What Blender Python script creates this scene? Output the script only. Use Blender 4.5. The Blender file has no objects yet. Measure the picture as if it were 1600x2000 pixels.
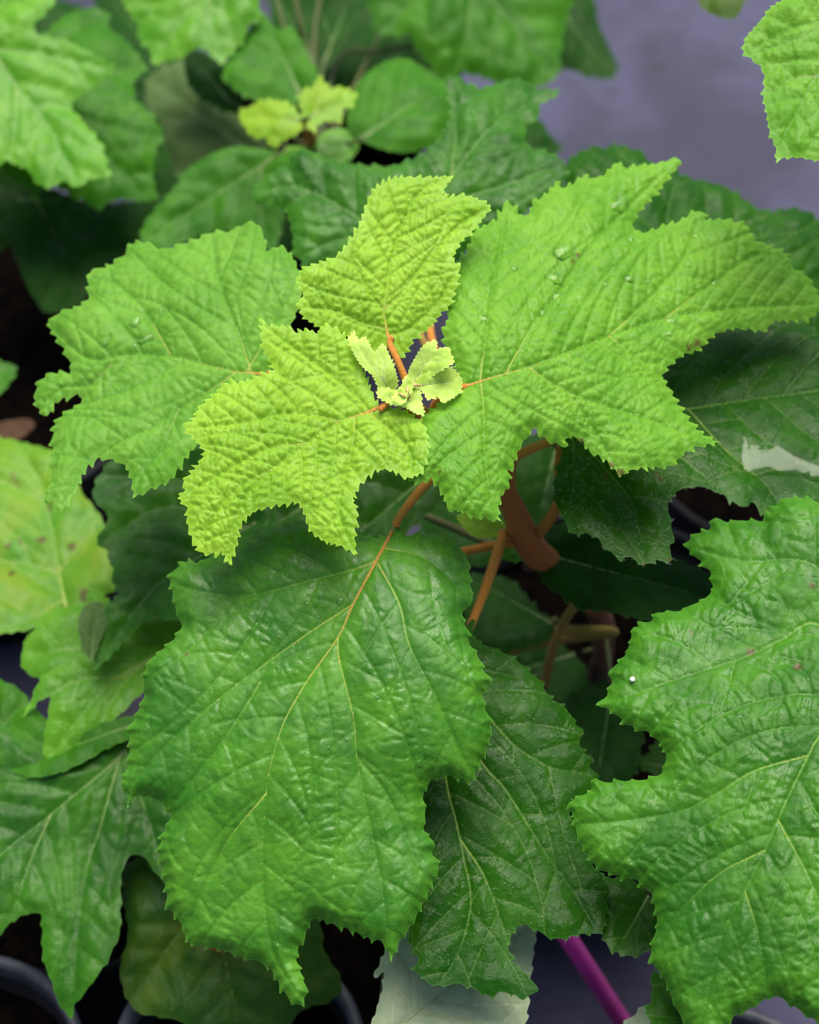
import bpy, math, random
import numpy as np
from mathutils import Vector, Matrix, kdtree, noise
from mathutils.geometry import delaunay_2d_cdt

random.seed(7)
SC = bpy.context.scene
COL = SC.collection
R = math.radians

# ------------------------------------------------------------------ camera
CAM_H, PITCH, HFOV, LENS = 1.237, 50.0, 25.0, 60.0
cam = bpy.data.cameras.new('camera')
cam.sensor_fit = 'HORIZONTAL'; cam.lens = LENS
cam.sensor_width = 2 * LENS * math.tan(R(HFOV / 2))
cam.clip_start = 0.05; cam.clip_end = 200
cam.dof.use_dof = True; cam.dof.focus_distance = 0.935; cam.dof.aperture_fstop = 5.2
camo = bpy.data.objects.new('camera', cam); COL.objects.link(camo)
camo.location = (0, 0, CAM_H); camo.rotation_euler = (R(90 - PITCH), 0, 0)
SC.camera = camo

# ------------------------------------------------------------------ light: soft bright overcast
w = bpy.data.worlds.new('World'); SC.world = w; w.use_nodes = True
nt = w.node_tree; nt.nodes.clear()
sky = nt.nodes.new('ShaderNodeTexSky'); sky.sky_type = 'NISHITA'; sky.sun_disc = False
SUN_EL, SUN_AZ = R(75), R(11)        # azimuth measured from +Y towards +X
sky.sun_elevation = SUN_EL; sky.sun_rotation = SUN_AZ
sky.air_density = 1.0; sky.dust_density = 4.0; sky.ozone_density = 1.0
bg = nt.nodes.new('ShaderNodeBackground'); bg.inputs[1].default_value = 0.052
wo = nt.nodes.new('ShaderNodeOutputWorld')
nt.links.new(sky.outputs[0], bg.inputs[0]); nt.links.new(bg.outputs[0], wo.inputs[0])
sd = bpy.data.lights.new('sun', 'SUN'); sd.energy = 2.2; sd.angle = R(48); sd.color = (1, .95, .84)
so = bpy.data.objects.new('sun', sd); COL.objects.link(so)
sdir = Vector((math.sin(SUN_AZ) * math.cos(SUN_EL), math.cos(SUN_AZ) * math.cos(SUN_EL), math.sin(SUN_EL)))
so.rotation_euler = sdir.to_track_quat('Z', 'Y').to_euler(); so.location = sdir * 5
vs = SC.view_settings
vs.view_transform = 'Standard'; vs.look = 'None'; vs.gamma = 1; vs.use_curve_mapping = False
vs.exposure = 1.42
SC.cycles.use_denoising = True
SC.cycles.max_bounces = 8; SC.cycles.diffuse_bounces = 2; SC.cycles.transparent_max_bounces = 12

# ------------------------------------------------------------------ pixels of the photograph (1600 x 2000) to space
K = math.tan(R(HFOV / 2)) / 800.0
CAMP = np.array([0, 0, CAM_H])
_cp, _sp = math.cos(R(PITCH)), math.sin(R(PITCH))
def rays(px):
    px = np.asarray(px, float).reshape(-1, 2)
    x = (px[:, 0] - 800) * K; y = -(px[:, 1] - 1000) * K
    # camera axes in the world: right (1,0,0), up (0,sp,cp), forward (0,cp,-sp)
    return np.stack([x, y * _sp + _cp, y * _cp - _sp], 1)      # unit depth along the optical axis
def at(px, py, z):
    d = rays([(px, py)])[0]
    return Vector(CAMP + d * ((z - CAM_H) / d[2]))

# ------------------------------------------------------------------ node helpers
def new_mat(name):
    m = bpy.data.materials.new(name); m.use_nodes = True
    t = m.node_tree; t.nodes.clear()
    return m, t
def N(t, ty, **kw):
    n = t.nodes.new(ty)
    for k, v in kw.items(): setattr(n, k, v)
    return n
def L(t, a, b): t.links.new(a, b)
def setv(n, i, v):
    n.inputs[i].default_value = v
def math_n(t, op, a, b=None, clamp=False):
    n = N(t, 'ShaderNodeMath', operation=op, use_clamp=clamp)
    for i, v in enumerate((a, b)):
        if v is None: continue
        if isinstance(v, (int, float)): n.inputs[i].default_value = v
        else: L(t, v, n.inputs[i])
    return n.outputs[0]
def ramp(t, v, lo, hi, a=0.0, b=1.0):
    n = N(t, 'ShaderNodeMapRange', interpolation_type='SMOOTHSTEP')
    L(t, v, n.inputs[0])
    for i, x in ((1, lo), (2, hi), (3, a), (4, b)): n.inputs[i].default_value = x
    return n.outputs[0]
def mixc(t, f, a, b):
    n = N(t, 'ShaderNodeMix', data_type='RGBA')
    for i, v in ((0, f), (6, a), (7, b)):
        if isinstance(v, (int, float)): n.inputs[i].default_value = v
        elif isinstance(v, tuple): n.inputs[i].default_value = (*v[:3], 1)
        else: L(t, v, n.inputs[i])
    return n.outputs[2]
def noise_n(t, co, scale, detail=3, rough=.55, dist=0):
    n = N(t, 'ShaderNodeTexNoise'); L(t, co, n.inputs['Vector'])
    setv(n, 'Scale', scale); setv(n, 'Detail', detail); setv(n, 'Roughness', rough); setv(n, 'Distortion', dist)
    return n.outputs[0]

def leaf_mat(name, ca, cb, vein, rough=(.3, .5), trans=.3, bump=.25, spots=0.0, v2=.5, edge=.4, wet=0.0, cell=420, spec=.32, fuzz=0.0, fade=1.0, net=None, netw=.4):
    m, t = new_mat(name)
    co = N(t, 'ShaderNodeTexCoord').outputs['Object']
    def attr(n): return N(t, 'ShaderNodeAttribute', attribute_name=n).outputs['Fac']
    d1, d2, d3, ed, vf = attr('d1'), attr('d2'), attr('d3'), attr('edge'), attr('vf')
    n1 = noise_n(t, co, 28, 4, .6); n2 = noise_n(t, co, 210, 3, .6)
    f = math_n(t, 'ADD', math_n(t, 'MULTIPLY', n1, .75), math_n(t, 'MULTIPLY', n2, .25))
    c = mixc(t, ramp(t, f, .36, .64), ca, cb)
    vo = N(t, 'ShaderNodeTexVoronoi', feature='DISTANCE_TO_EDGE'); L(t, co, vo.inputs['Vector'])
    setv(vo, 'Scale', cell); setv(vo, 'Randomness', 1.0)
    # veins: pale, or mixed to a darker green where net is set
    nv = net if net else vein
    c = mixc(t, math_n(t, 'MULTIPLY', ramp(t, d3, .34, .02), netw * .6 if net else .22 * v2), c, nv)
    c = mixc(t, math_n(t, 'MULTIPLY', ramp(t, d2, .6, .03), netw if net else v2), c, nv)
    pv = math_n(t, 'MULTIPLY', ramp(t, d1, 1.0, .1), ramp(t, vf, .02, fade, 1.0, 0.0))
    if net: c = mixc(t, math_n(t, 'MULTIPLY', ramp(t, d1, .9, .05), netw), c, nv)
    c = mixc(t, math_n(t, 'MULTIPLY', pv, .55), c, vein)
    pale = tuple(min(1, x * 1.5 + .03) for x in cb)
    c = mixc(t, math_n(t, 'MULTIPLY', ramp(t, ed, .75, .1), edge), c, pale)
    if spots:
        s = noise_n(t, co, 34, 2, .5, .5)
        c = mixc(t, math_n(t, 'MULTIPLY', ramp(t, s, .66, .72), spots), c, (.09, .025, .012))
        s2 = noise_n(t, co, 14, 3, .5)
        c = mixc(t, math_n(t, 'MULTIPLY', ramp(t, s2, .5, .62), .5 * spots), c, (.28, .26, .03))
    c = mixc(t, math_n(t, 'MULTIPLY', ramp(t, attr('blem'), .25, .7), .8), c, (.09, .04, .015))
    sp = noise_n(t, co, 900, 2, .5)
    c = mixc(t, ramp(t, sp, .73, .78, 0, .35), c, vein)
    b = N(t, 'ShaderNodeBsdfPrincipled'); L(t, c, b.inputs['Base Color'])
    rn = noise_n(t, co, 45, 4, .6)
    r = ramp(t, rn, .35, .65, rough[0], rough[1])
    if wet:
        wn = noise_n(t, co, 60, 5, .65, .4)
        r = math_n(t, 'MULTIPLY', r, ramp(t, wn, .5, .56, 1.0, 1 - wet))
    L(t, r, b.inputs['Roughness']); setv(b, 'Specular IOR Level', spec)
    if fuzz:
        setv(b, 'Sheen Weight', fuzz); setv(b, 'Sheen Roughness', .4)
    # fine relief: netted veinlets
    hgt = math_n(t, 'ADD', ramp(t, vo.outputs['Distance'], -.05, .38), math_n(t, 'MULTIPLY', noise_n(t, co, 1100, 2, .5), .14))
    bp = N(t, 'ShaderNodeBump'); setv(bp, 'Strength', bump); setv(bp, 'Distance', .0009); L(t, hgt, bp.inputs['Height'])
    L(t, bp.outputs[0], b.inputs['Normal'])
    tr = N(t, 'ShaderNodeBsdfTranslucent'); 
    tc = N(t, 'ShaderNodeHueSaturation'); setv(tc, 'Hue', .485); setv(tc, 'Saturation', 1.1); setv(tc, 'Value', 1.5); L(t, c, tc.inputs['Color'])
    L(t, tc.outputs[0], tr.inputs[0]); L(t, bp.outputs[0], tr.inputs['Normal'])
    mx = N(t, 'ShaderNodeMixShader'); setv(mx, 0, trans); L(t, b.outputs[0], mx.inputs[1]); L(t, tr.outputs[0], mx.inputs[2])
    o = N(t, 'ShaderNodeOutputMaterial'); L(t, mx.outputs[0], o.inputs[0])
    return m

def stem_mat(name, ca, cb, rough=.65, fuzz=.08, gain=1.0):
    m, t = new_mat(name)
    co = N(t, 'ShaderNodeTexCoord').outputs['Object']
    al = N(t, 'ShaderNodeAttribute', attribute_name='along').outputs['Fac']
    f = math_n(t, 'ADD', al, math_n(t, 'MULTIPLY', math_n(t, 'SUBTRACT', noise_n(t, co, 160, 4, .6), .5), .7))
    c = mixc(t, ramp(t, f, .0, gain), ca, cb)
    sp = noise_n(t, co, 1400, 2, .5)
    c = mixc(t, ramp(t, sp, .5, .68, 0, .6), c, tuple(min(1, x * 1.8 + .04) for x in ca))
    b = N(t, 'ShaderNodeBsdfPrincipled'); L(t, c, b.inputs['Base Color']); setv(b, 'Roughness', rough)
    setv(b, 'Sheen Weight', fuzz)
    bp = N(t, 'ShaderNodeBump'); setv(bp, 'Strength', .9); setv(bp, 'Distance', .0009)
    L(t, noise_n(t, co, 1100, 4, .7), bp.inputs['Height']); L(t, bp.outputs[0], b.inputs['Normal'])
    o = N(t, 'ShaderNodeOutputMaterial'); L(t, b.outputs[0], o.inputs[0])
    return m

def plain_mat(name, ca, cb, scale=30, rough=.5, bump=.2, bscale=300, spec=.5, bdist=.002):
    m, t = new_mat(name)
    co = N(t, 'ShaderNodeTexCoord').outputs['Object']
    c = mixc(t, ramp(t, noise_n(t, co, scale, 5, .6), .35, .65), ca, cb)
    b = N(t, 'ShaderNodeBsdfPrincipled'); L(t, c, b.inputs['Base Color']); setv(b, 'Roughness', rough); setv(b, 'Specular IOR Level', spec)
    bp = N(t, 'ShaderNodeBump'); setv(bp, 'Strength', bump); setv(bp, 'Distance', bdist)
    L(t, noise_n(t, co, bscale, 4, .6), bp.inputs['Height']); L(t, bp.outputs[0], b.inputs['Normal'])
    o = N(t, 'ShaderNodeOutputMaterial'); L(t, b.outputs[0], o.inputs[0])
    return m

M = {}
YV = (.34, .42, .10)
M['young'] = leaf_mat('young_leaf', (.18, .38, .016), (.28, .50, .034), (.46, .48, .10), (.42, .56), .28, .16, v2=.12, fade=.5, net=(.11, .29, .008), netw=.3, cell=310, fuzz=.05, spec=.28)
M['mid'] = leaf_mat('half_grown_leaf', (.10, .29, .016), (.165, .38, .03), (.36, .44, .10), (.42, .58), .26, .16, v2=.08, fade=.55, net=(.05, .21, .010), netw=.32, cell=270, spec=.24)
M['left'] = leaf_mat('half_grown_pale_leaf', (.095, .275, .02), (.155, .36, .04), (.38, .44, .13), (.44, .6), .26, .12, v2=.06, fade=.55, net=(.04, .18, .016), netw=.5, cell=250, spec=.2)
M['mature'] = leaf_mat('mature_leaf', (.013, .09, .002), (.040, .17, .005), (.17, .33, .03), (.44, .6), .22, .14, v2=.06, fade=.9, wet=.15, cell=380, spec=.3)
M['big'] = leaf_mat('mature_broad_leaf', (.028, .15, .004), (.080, .265, .012), (.20, .38, .04), (.46, .6), .22, .10, v2=.06, fade=.75, wet=.3, cell=380, spec=.46)
M['broad'] = leaf_mat('mature_lobed_leaf', (.020, .12, .003), (.056, .21, .008), (.19, .36, .04), (.46, .6), .22, .12, v2=.06, fade=.8, wet=.25, cell=380, spec=.34)
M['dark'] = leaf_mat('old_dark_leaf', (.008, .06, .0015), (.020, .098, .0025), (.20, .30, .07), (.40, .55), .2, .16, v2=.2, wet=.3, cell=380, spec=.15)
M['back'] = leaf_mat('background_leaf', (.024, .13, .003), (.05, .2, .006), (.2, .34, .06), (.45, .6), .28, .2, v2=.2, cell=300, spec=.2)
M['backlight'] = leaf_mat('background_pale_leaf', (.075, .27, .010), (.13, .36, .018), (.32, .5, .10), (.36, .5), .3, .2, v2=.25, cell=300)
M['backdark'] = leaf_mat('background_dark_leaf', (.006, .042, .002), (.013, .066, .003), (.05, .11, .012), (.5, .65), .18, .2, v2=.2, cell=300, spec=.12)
M['yellow'] = leaf_mat('ageing_yellow_leaf', (.075, .26, .010), (.15, .32, .012), (.36, .42, .10), (.4, .55), .3, .2, spots=.5, v2=.25, cell=300)
M['olive'] = leaf_mat('ageing_olive_leaf', (.014, .075, .002), (.04, .105, .002), (.08, .14, .01), (.5, .65), .25, .2, spots=.15, v2=.2, cell=300, spec=.25)
M['star'] = leaf_mat('small_yellow_leaf', (.16, .36, .012), (.25, .43, .02), (.45, .45, .10), (.4, .55), .3, .3, v2=.25, cell=300)
M['under'] = leaf_mat('leaf_underside', (.07, .13, .035), (.10, .17, .05), (.2, .27, .10), (.6, .75), .25, .2, v2=.5, cell=300, spec=.2)
M['underpale'] = leaf_mat('leaf_pale_underside', (.27, .35, .20), (.35, .43, .27), (.46, .53, .35), (.6, .75), .2, .2, v2=.6, cell=300, spec=.2)
M['bud'] = leaf_mat('woolly_new_leaf', (.38, .58, .08), (.54, .74, .18), (.62, .70, .34), (.6, .75), .34, .1, v2=.3, cell=300, fuzz=.3, spec=.2)
M['dry'] = leaf_mat('withered_leaf', (.07, .035, .018), (.12, .065, .035), (.12, .07, .04), (.6, .8), .2, .4, v2=.2, spec=.2)
M['petiole'] = stem_mat('orange_petiole', (.44, .15, .008), (.46, .17, .010))
M['petiole_green'] = stem_mat('olive_petiole', (.26, .19, .014), (.24, .11, .010))
M['stem'] = stem_mat('rusty_stem', (.035, .017, .008), (.48, .13, .006), gain=.42)
M['petiole_dark'] = stem_mat('dark_green_petiole', (.05, .09, .012), (.08, .08, .012))  # darker green stalks for the background and inner leaves
M['petiole_pale'] = stem_mat('woolly_pale_petiole', (.50, .34, .12), (.46, .46, .16))
M['midrib'] = stem_mat('midrib_orange_to_green', (.50, .20, .03), (.26, .42, .05), .5, .1)
M['midrib_pale'] = stem_mat('midrib_pale', (.26, .36, .05), (.08, .26, .012), .5, .05)
M['midrib_dull'] = stem_mat('midrib_dull', (.22, .28, .10), (.10, .24, .05), .5, .1)

# ------------------------------------------------------------------ geometry helpers
def mesh_obj(name, verts, faces, mat, parent=None, loc=None, smooth=True, kind=None):
    me = bpy.data.meshes.new(name)
    loc = Vector(loc) if loc is not None else Vector((0, 0, 0))
    v = np.asarray(verts, float) - np.array(loc)
    me.from_pydata(v.tolist(), [], faces); me.update()
    if smooth: me.polygons.foreach_set('use_smooth', [True] * len(me.polygons))
    me.materials.append(mat)
    o = bpy.data.objects.new(name, me); COL.objects.link(o)
    if parent is not None:
        o.parent = parent
        pl = Vector((0, 0, 0)); q = parent
        while q is not None: pl += q.location; q = q.parent
        o.location = loc - pl
    else: o.location = loc
    if kind: o['kind'] = kind
    return o
def add_attr(o, name, vals):
    a = o.data.attributes.new(name, 'FLOAT', 'POINT'); a.data.foreach_set('value', np.asarray(vals, np.float32))

def smooth_path(pts, n=8):
    pts = [Vector(p) for p in pts]
    if len(pts) < 3:
        return [pts[0].lerp(pts[-1], i / n) for i in range(n + 1)]
    out = []; P = [pts[0] * 2 - pts[1]] + pts + [pts[-1] * 2 - pts[-2]]
    for i in range(1, len(P) - 2):
        a, b, c, d = P[i - 1:i + 3]
        for k in range(n):
            t = k / n
            out.append(.5 * ((2 * b) + (c - a) * t + (2 * a - 5 * b + 4 * c - d) * t * t + (3 * b - a - 3 * c + d) * t ** 3))
    out.append(pts[-1]); return out
def tube(name, pts, radii, mat, parent=None, seg=8, kind=None, wob=0.0, loc=None):
    pts = [Vector(p) for p in pts]; n = len(pts)
    if callable(radii): rr = [radii(i / (n - 1)) for i in range(n)]
    else: rr = list(np.interp(np.linspace(0, 1, n), np.linspace(0, 1, len(radii)), radii))
    V = []; F = []; al = []
    up = Vector((.13, .31, .94)).normalized(); prev = None
    for i, p in enumerate(pts):
        tg = (pts[min(i + 1, n - 1)] - pts[max(i - 1, 0)])
        tg = tg.normalized() if tg.length > 1e-9 else Vector((0, 0, 1))
        if prev is None:
            a = tg.cross(up); a = a.normalized() if a.length > 1e-6 else tg.orthogonal().normalized()
        else:
            a = prev - tg * prev.dot(tg); a.normalize()
        prev = a; b = tg.cross(a)
        for k in range(seg):
            th = 2 * math.pi * k / seg
            r = rr[i]
            if wob: r *= 1 + wob * noise.noise((p + Vector((k * .7, 0, 0))) * 60)
            V.append(p + (a * math.cos(th) + b * math.sin(th)) * r); al.append(i / (n - 1))
    for i in range(n - 1):
        for k in range(seg):
            k2 = (k + 1) % seg
            F.append((i * seg + k, i * seg + k2, (i + 1) * seg + k2, (i + 1) * seg + k))
    V.append(pts[0]); al.append(0); V.append(pts[-1]); al.append(1)
    for k in range(seg):
        F.append((len(V) - 2, (k + 1) % seg, k)); F.append((len(V) - 1, (n - 1) * seg + k, (n - 1) * seg + (k + 1) % seg))
    o = mesh_obj(name, [tuple(v) for v in V], F, mat, parent, loc if loc is not None else pts[0], kind=kind)
    add_attr(o, 'along', al)
    return o

# ------------------------------------------------------------------ leaves
def crom(P, step):
    P = np.asarray(P, float); n = len(P); out = []
    for i in range(n):
        a, b, c, d = P[(i - 1) % n], P[i], P[(i + 1) % n], P[(i + 2) % n]
        m = max(2, int(np.hypot(*(c - b)) / step))
        t = np.arange(m)[:, None] / m
        k = .35
        m1 = k * (c - a); m2 = k * (d - b)
        out.append((2 * t ** 3 - 3 * t ** 2 + 1) * b + (t ** 3 - 2 * t ** 2 + t) * m1 + (-2 * t ** 3 + 3 * t ** 2) * c + (t ** 3 - t ** 2) * m2)
    return np.concatenate(out)
def area2(P):
    x, y = P[:, 0], P[:, 1]
    return float(np.sum(x * np.roll(y, -1) - np.roll(x, -1) * y))
def serrate(P, base, sp, ht, sharp, step, rng):
    P = crom(P, step)
    if area2(P) < 0: P = P[::-1]
    d = np.roll(P, -1, 0) - P; sl = np.hypot(d[:, 0], d[:, 1]); S = np.concatenate([[0], np.cumsum(sl)])[:-1]; T = sl.sum()
    sm = P.copy()
    for _ in range(6): sm = (np.roll(sm, 1, 0) + sm * 2 + np.roll(sm, -1, 0)) / 4
    tg = np.roll(sm, -1, 0) - np.roll(sm, 1, 0); tg /= np.maximum(np.hypot(tg[:, 0], tg[:, 1]), 1e-6)[:, None]
    nrm = np.stack([tg[:, 1], -tg[:, 0]], 1)          # outward for positive area
    rad = P - np.asarray(base); rad /= np.maximum(np.hypot(rad[:, 0], rad[:, 1]), 1e-6)[:, None]
    fw = np.sign((tg * rad).sum(1))
    cuts = [0.0]
    while cuts[-1] < T: cuts.append(cuts[-1] + sp * rng.uniform(.65, 1.4))
    cuts = np.array(cuts); hs = ht * rng.choice([.6, .9, 1.0, 1.15, 1.6], len(cuts)) * rng.uniform(.8, 1.15, len(cuts))
    idx = np.searchsorted(cuts, S, side='right') - 1
    f = (S - cuts[idx]) / (cuts[np.minimum(idx + 1, len(cuts) - 1)] - cuts[idx] + 1e-6)
    pk = .5 + .18 * fw
    tri = np.where(f < pk, f / pk, (1 - f) / (1 - pk))
    p = np.clip(tri, 0, 1) ** sharp - .25
    off = hs[idx] * p
    # bigger teeth riding on the small ones
    f2 = np.sin(S / (sp * 2.7) + rng.uniform(0, 6)) * .55 * ht
    Q = P + nrm * (off + f2)[:, None] + tg * (fw * off * .45)[:, None]
    return Q
def inside_mask(P, xs, ys):
    m = np.zeros((len(ys), len(xs)), bool)
    a = P; b = np.roll(P, -1, 0)
    for j, y in enumerate(ys):
        c = (a[:, 1] > y) != (b[:, 1] > y)
        if not c.any(): continue
        xx = np.sort(a[c, 0] + (y - a[c, 1]) / (b[c, 1] - a[c, 1]) * (b[c, 0] - a[c, 0]))
        m[j] = (np.searchsorted(xx, xs) % 2) == 1
    return m
def densify(pl, step):
    pl = [Vector((*p, 0)) for p in pl]
    tot = sum((pl[i + 1] - pl[i]).length for i in range(len(pl) - 1))
    sm = smooth_path(pl, max(2, int(tot / (len(pl) - 1) / step))) if len(pl) > 2 else smooth_path(pl, max(2, int(tot / step)))
    return np.array([(v.x, v.y) for v in sm])

def auto_veins(P, base):
    base = np.asarray(base, float); d = np.hypot(*(P - base).T)
    k = max(3, len(P) // 40)
    ds = d.copy()
    for _ in range(k): ds = (np.roll(ds, 1) + ds + np.roll(ds, -1)) / 3
    n = len(P); tips = []
    W = max(4, n // 22)
    for i in range(n):
        seg = ds[np.arange(i - W, i + W + 1) % n]
        if ds[i] >= seg.max() - 1e-9 and ds[i] > .35 * d.max(): tips.append(i)
    tips.sort(key=lambda i: -d[i])
    main = P[tips[0]]; out = [[tuple(base), tuple(base + (main - base) * .5), tuple(base + (main - base) * .97)]]
    ax = (main - base) / np.hypot(*(main - base))
    for i in tips[1:7]:
        q = P[i]; s = max(0.03, min(.45, .35 * np.dot(q - base, ax) / d.max()))
        st = base + (main - base) * s
        out.append([tuple(st), tuple(st + (q - st) * .5 + ax * .04 * d.max()), tuple(st + (q - st) * .95)])
    return out

LEAVES = {}
def leaf(key, plant, out, base, z, nrm, mat, crop=(0, 0, 1), veins=None, teeth=(20, 8, 1.2), grid=4.5, relief=(2.5, 1.0, .5),
         droop=.15, cup=.06, wave=.02, curl=.0, sp2=46, sp3=20, seed=None, petiole=None, pr=.0022, rib='midrib', ribr=(4.5, 1.1), label=None, cw=70, crinkle=1.0, tubes=True, glossy=False, groove=.5, pmat=None, blem=()):
    rng = np.random.default_rng(seed if seed is not None else (hash_str(key)))
    ox, oy, s = crop
    tf = lambda p: (ox + p[0] * s, oy + p[1] * s)
    P0 = np.array([tf(p) for p in out], float); base = tf(base)
    if veins is None:
        dens = crom(P0, 6); veins = auto_veins(dens, base)
    else: veins = [[tf(p) for p in v] for v in veins]
    P = serrate(P0, base, teeth[0], teeth[1], teeth[2], max(2.2, grid * .6), rng)
    lo = P.min(0) - 4; hi = P.max(0) + 4
    # --- raster mask at 3 px for growing the veins
    q = 3.0
    xs = np.arange(lo[0], hi[0], q); ys = np.arange(lo[1], hi[1], q)
    mask = inside_mask(P, xs, ys); occ = np.zeros(mask.shape, np.int32)
    def cell(p):
        i = int((p[1] - lo[1]) / q); j = int((p[0] - lo[0]) / q)
        return (i, j) if 0 <= i < mask.shape[0] and 0 <= j < mask.shape[1] else None
    mains = []
    for i, v in enumerate(veins):
        dv = densify(v, 3.0)
        keep = [p for p in dv if (c := cell(p)) and mask[c]] or [tuple(dv[0])]
        mains.append(np.array(keep))
        for p in keep:
            c = cell(p)
            if c: occ[c] = i + 1
    vid = [len(veins) + 1]
    def grow(p0, dr, maxlen, bend, own, step=3.0):
        vid[0] += 1; me = vid[0]
        pts = [np.array(p0, float)]; dr = np.array(dr, float); ln = 0; p = pts[0]
        while ln < maxlen:
            a = bend * step; ca, sa = math.cos(a), math.sin(a)
            dr = np.array([dr[0] * ca - dr[1] * sa, dr[0] * sa + dr[1] * ca])
            p = p + dr * step; ln += step
            c = cell(p)
            if c is None or not mask[c]: break
            if occ[c] and occ[c] != own and occ[c] != me and ln > 5: pts.append(p); break
            pts.append(p)
        for p in pts:
            c = cell(p)
            if c and occ[c] == 0: occ[c] = me
        return np.array(pts), me
    second = []; third = []
    for i, mv in enumerate(mains):
        ln = 0; side = 1; nxt = sp2 * .5
        for k in range(1, len(mv) - 1):
            ln += np.hypot(*(mv[k] - mv[k - 1]))
            if ln < nxt: continue
            nxt = ln + sp2 * .5 * rng.uniform(.75, 1.3); side = -side
            tg = mv[min(k + 3, len(mv) - 1)] - mv[max(k - 3, 0)]; tg = tg / max(1e-6, np.hypot(*tg))
            a = side * R(rng.uniform(46, 62)); ca, sa = math.cos(a), math.sin(a)
            dr = (tg[0] * ca - tg[1] * sa, tg[0] * sa + tg[1] * ca)
            pts, me = grow(mv[k], dr, 420, -side * .0022 * rng.uniform(.3, 1.4), i + 1)
            if len(pts) > 4: second.append((pts, me))
    for pts, me in second + [(m, i + 1) for i, m in enumerate(mains)]:
        ln = 0; nxt = sp3 * .6; side = 1
        for k in range(1, len(pts) - 1):
            ln += np.hypot(*(pts[k] - pts[k - 1]))
            if ln < nxt: continue
            nxt = ln + sp3 * .5 * rng.uniform(.6, 1.5); side = -side
            tg = pts[min(k + 2, len(pts) - 1)] - pts[max(k - 2, 0)]; tg = tg / max(1e-6, np.hypot(*tg))
            a = side * R(rng.uniform(65, 105)); ca, sa = math.cos(a), math.sin(a)
            t3, m3 = grow(pts[k], (tg[0] * ca - tg[1] * sa, tg[0] * sa + tg[1] * ca), 90, rng.uniform(-.02, .02), me)
            if len(t3) > 2: third.append(t3)
    M1 = np.concatenate(mains); M2 = np.concatenate([p for p, _ in second]) if second else M1; M3 = np.concatenate(third) if third else M2
    # --- points
    gx = np.arange(lo[0], hi[0], grid); gy = np.arange(lo[1], hi[1], grid * .88)
    gm = inside_mask(P, gx, gy)
    jj, ii = np.nonzero(gm)
    G = np.stack([gx[ii] + (jj % 2) * grid * .5, gy[jj]], 1) + rng.uniform(-.18, .18, (len(ii), 2)) * grid
    def sub(A, step): return A[::max(1, int(round(step / 3.0)))]
    fixed = [sub(m, grid) for m in mains] + [sub(p, grid) for p, _ in second] + ([sub(p, grid) for p in third] if grid < 6 else [])
    V = np.concatenate(fixed)
    key_i = {}
    keepV = []
    for i, p in enumerate(V):                     # thin out near duplicates
        kx = (int(p[0] / (grid * .5)), int(p[1] / (grid * .5)))
        if kx not in key_i: key_i[kx] = 1; keepV.append(i)
    V = V[keepV]
    def kd_of(A):
        kd = kdtree.KDTree(len(A))
        for i, p in enumerate(A): kd.insert((p[0], p[1], 0), i)
        kd.balance(); return kd
    def dist(kd, A): return np.array([kd.find((p[0], p[1], 0))[2] for p in A])
    kdo = kd_of(P); kdv = kd_of(V)
    V = V[dist(kdo, V) > grid * .45]
    kdv = kd_of(V) if len(V) else kdv
    G = G[(dist(kdo, G) > grid * .55) & (dist(kdv, G) > grid * .55)]
    A = np.concatenate([P, V, G]); nP = len(P)
    res = delaunay_2d_cdt([Vector(p) for p in A], [(i, (i + 1) % nP) for i in range(nP)], [list(range(nP))], 1, 1e-4)
    X = np.array([(v.x, v.y) for v in res[0]]); F = [tuple(f) for f in res[2]]
    # --- plane of the leaf
    n = np.array(nrm, float); n /= np.linalg.norm(n)
    O = np.array(at(base[0], base[1], z))
    mpp = float(np.dot(O - CAMP, [0, _cp, -_sp])) * K
    tip = np.array(veins[0][-1])
    def on_plane(px, h):
        d = rays(px); t = (np.dot(O - CAMP, n) + h) / (d @ n)
        return CAMP + d * t[:, None]
    tp = on_plane([tip], 0)[0]; ax = tp - O; Ln = np.linalg.norm(ax); ax /= Ln; bx = np.cross(n, ax)
    ph = rng.uniform(0, 6.28, 4)
    k1, k2, k3 = kd_of(M1), kd_of(M2), kd_of(M3)
    def big(px, W, e):
        q_ = W - O; sx = q_ @ ax / Ln; ty = q_ @ bx / Ln
        h = -droop * sx * np.abs(sx) + cup * ty * ty - cup * .6 * np.abs(ty) ** 3
        h = h + wave * (np.sin(5.5 * sx + 2.1 * ty + ph[0]) + np.sin(6.3 * ty - 2.7 * sx + ph[1]) + .6 * np.sin(11 * sx + ph[2]) * np.sin(9 * ty + ph[3]))
        return h * Ln - curl * np.exp(-e / 28.0)
    def surf(px, d1=None):
        px = np.asarray(px, float).reshape(-1, 2); e = dist(kdo, px)
        h = np.zeros(len(px))
        for _ in range(5): h = big(px, on_plane(px, h), e)
        return on_plane(px, h), e
    W, e = surf(X)
    d1, d2, d3 = dist(k1, X), dist(k2, X), dist(k3, X)
    fr1 = np.concatenate([np.linspace(0 if i == 0 else .18, 1, len(m_)) for i, m_ in enumerate(mains)])
    vf = np.array([fr1[k1.find((p[0], p[1], 0))[1]] for p in X])
    dm = np.minimum(d1, d2); d3m = np.minimum(dm, d3)
    hm = relief[0] * (1 - np.exp(-d1 / cw)) + relief[1] * (1 - np.exp(-(dm / 9.0) ** 1.3)) * np.clip(dm / 26, .35, 1) + relief[2] * (1 - np.exp(-(d3m / 3.6) ** 1.5)) * (np.clip(.25 + d1 / 70, .25, 1.4) if glossy else 1.0)
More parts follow.
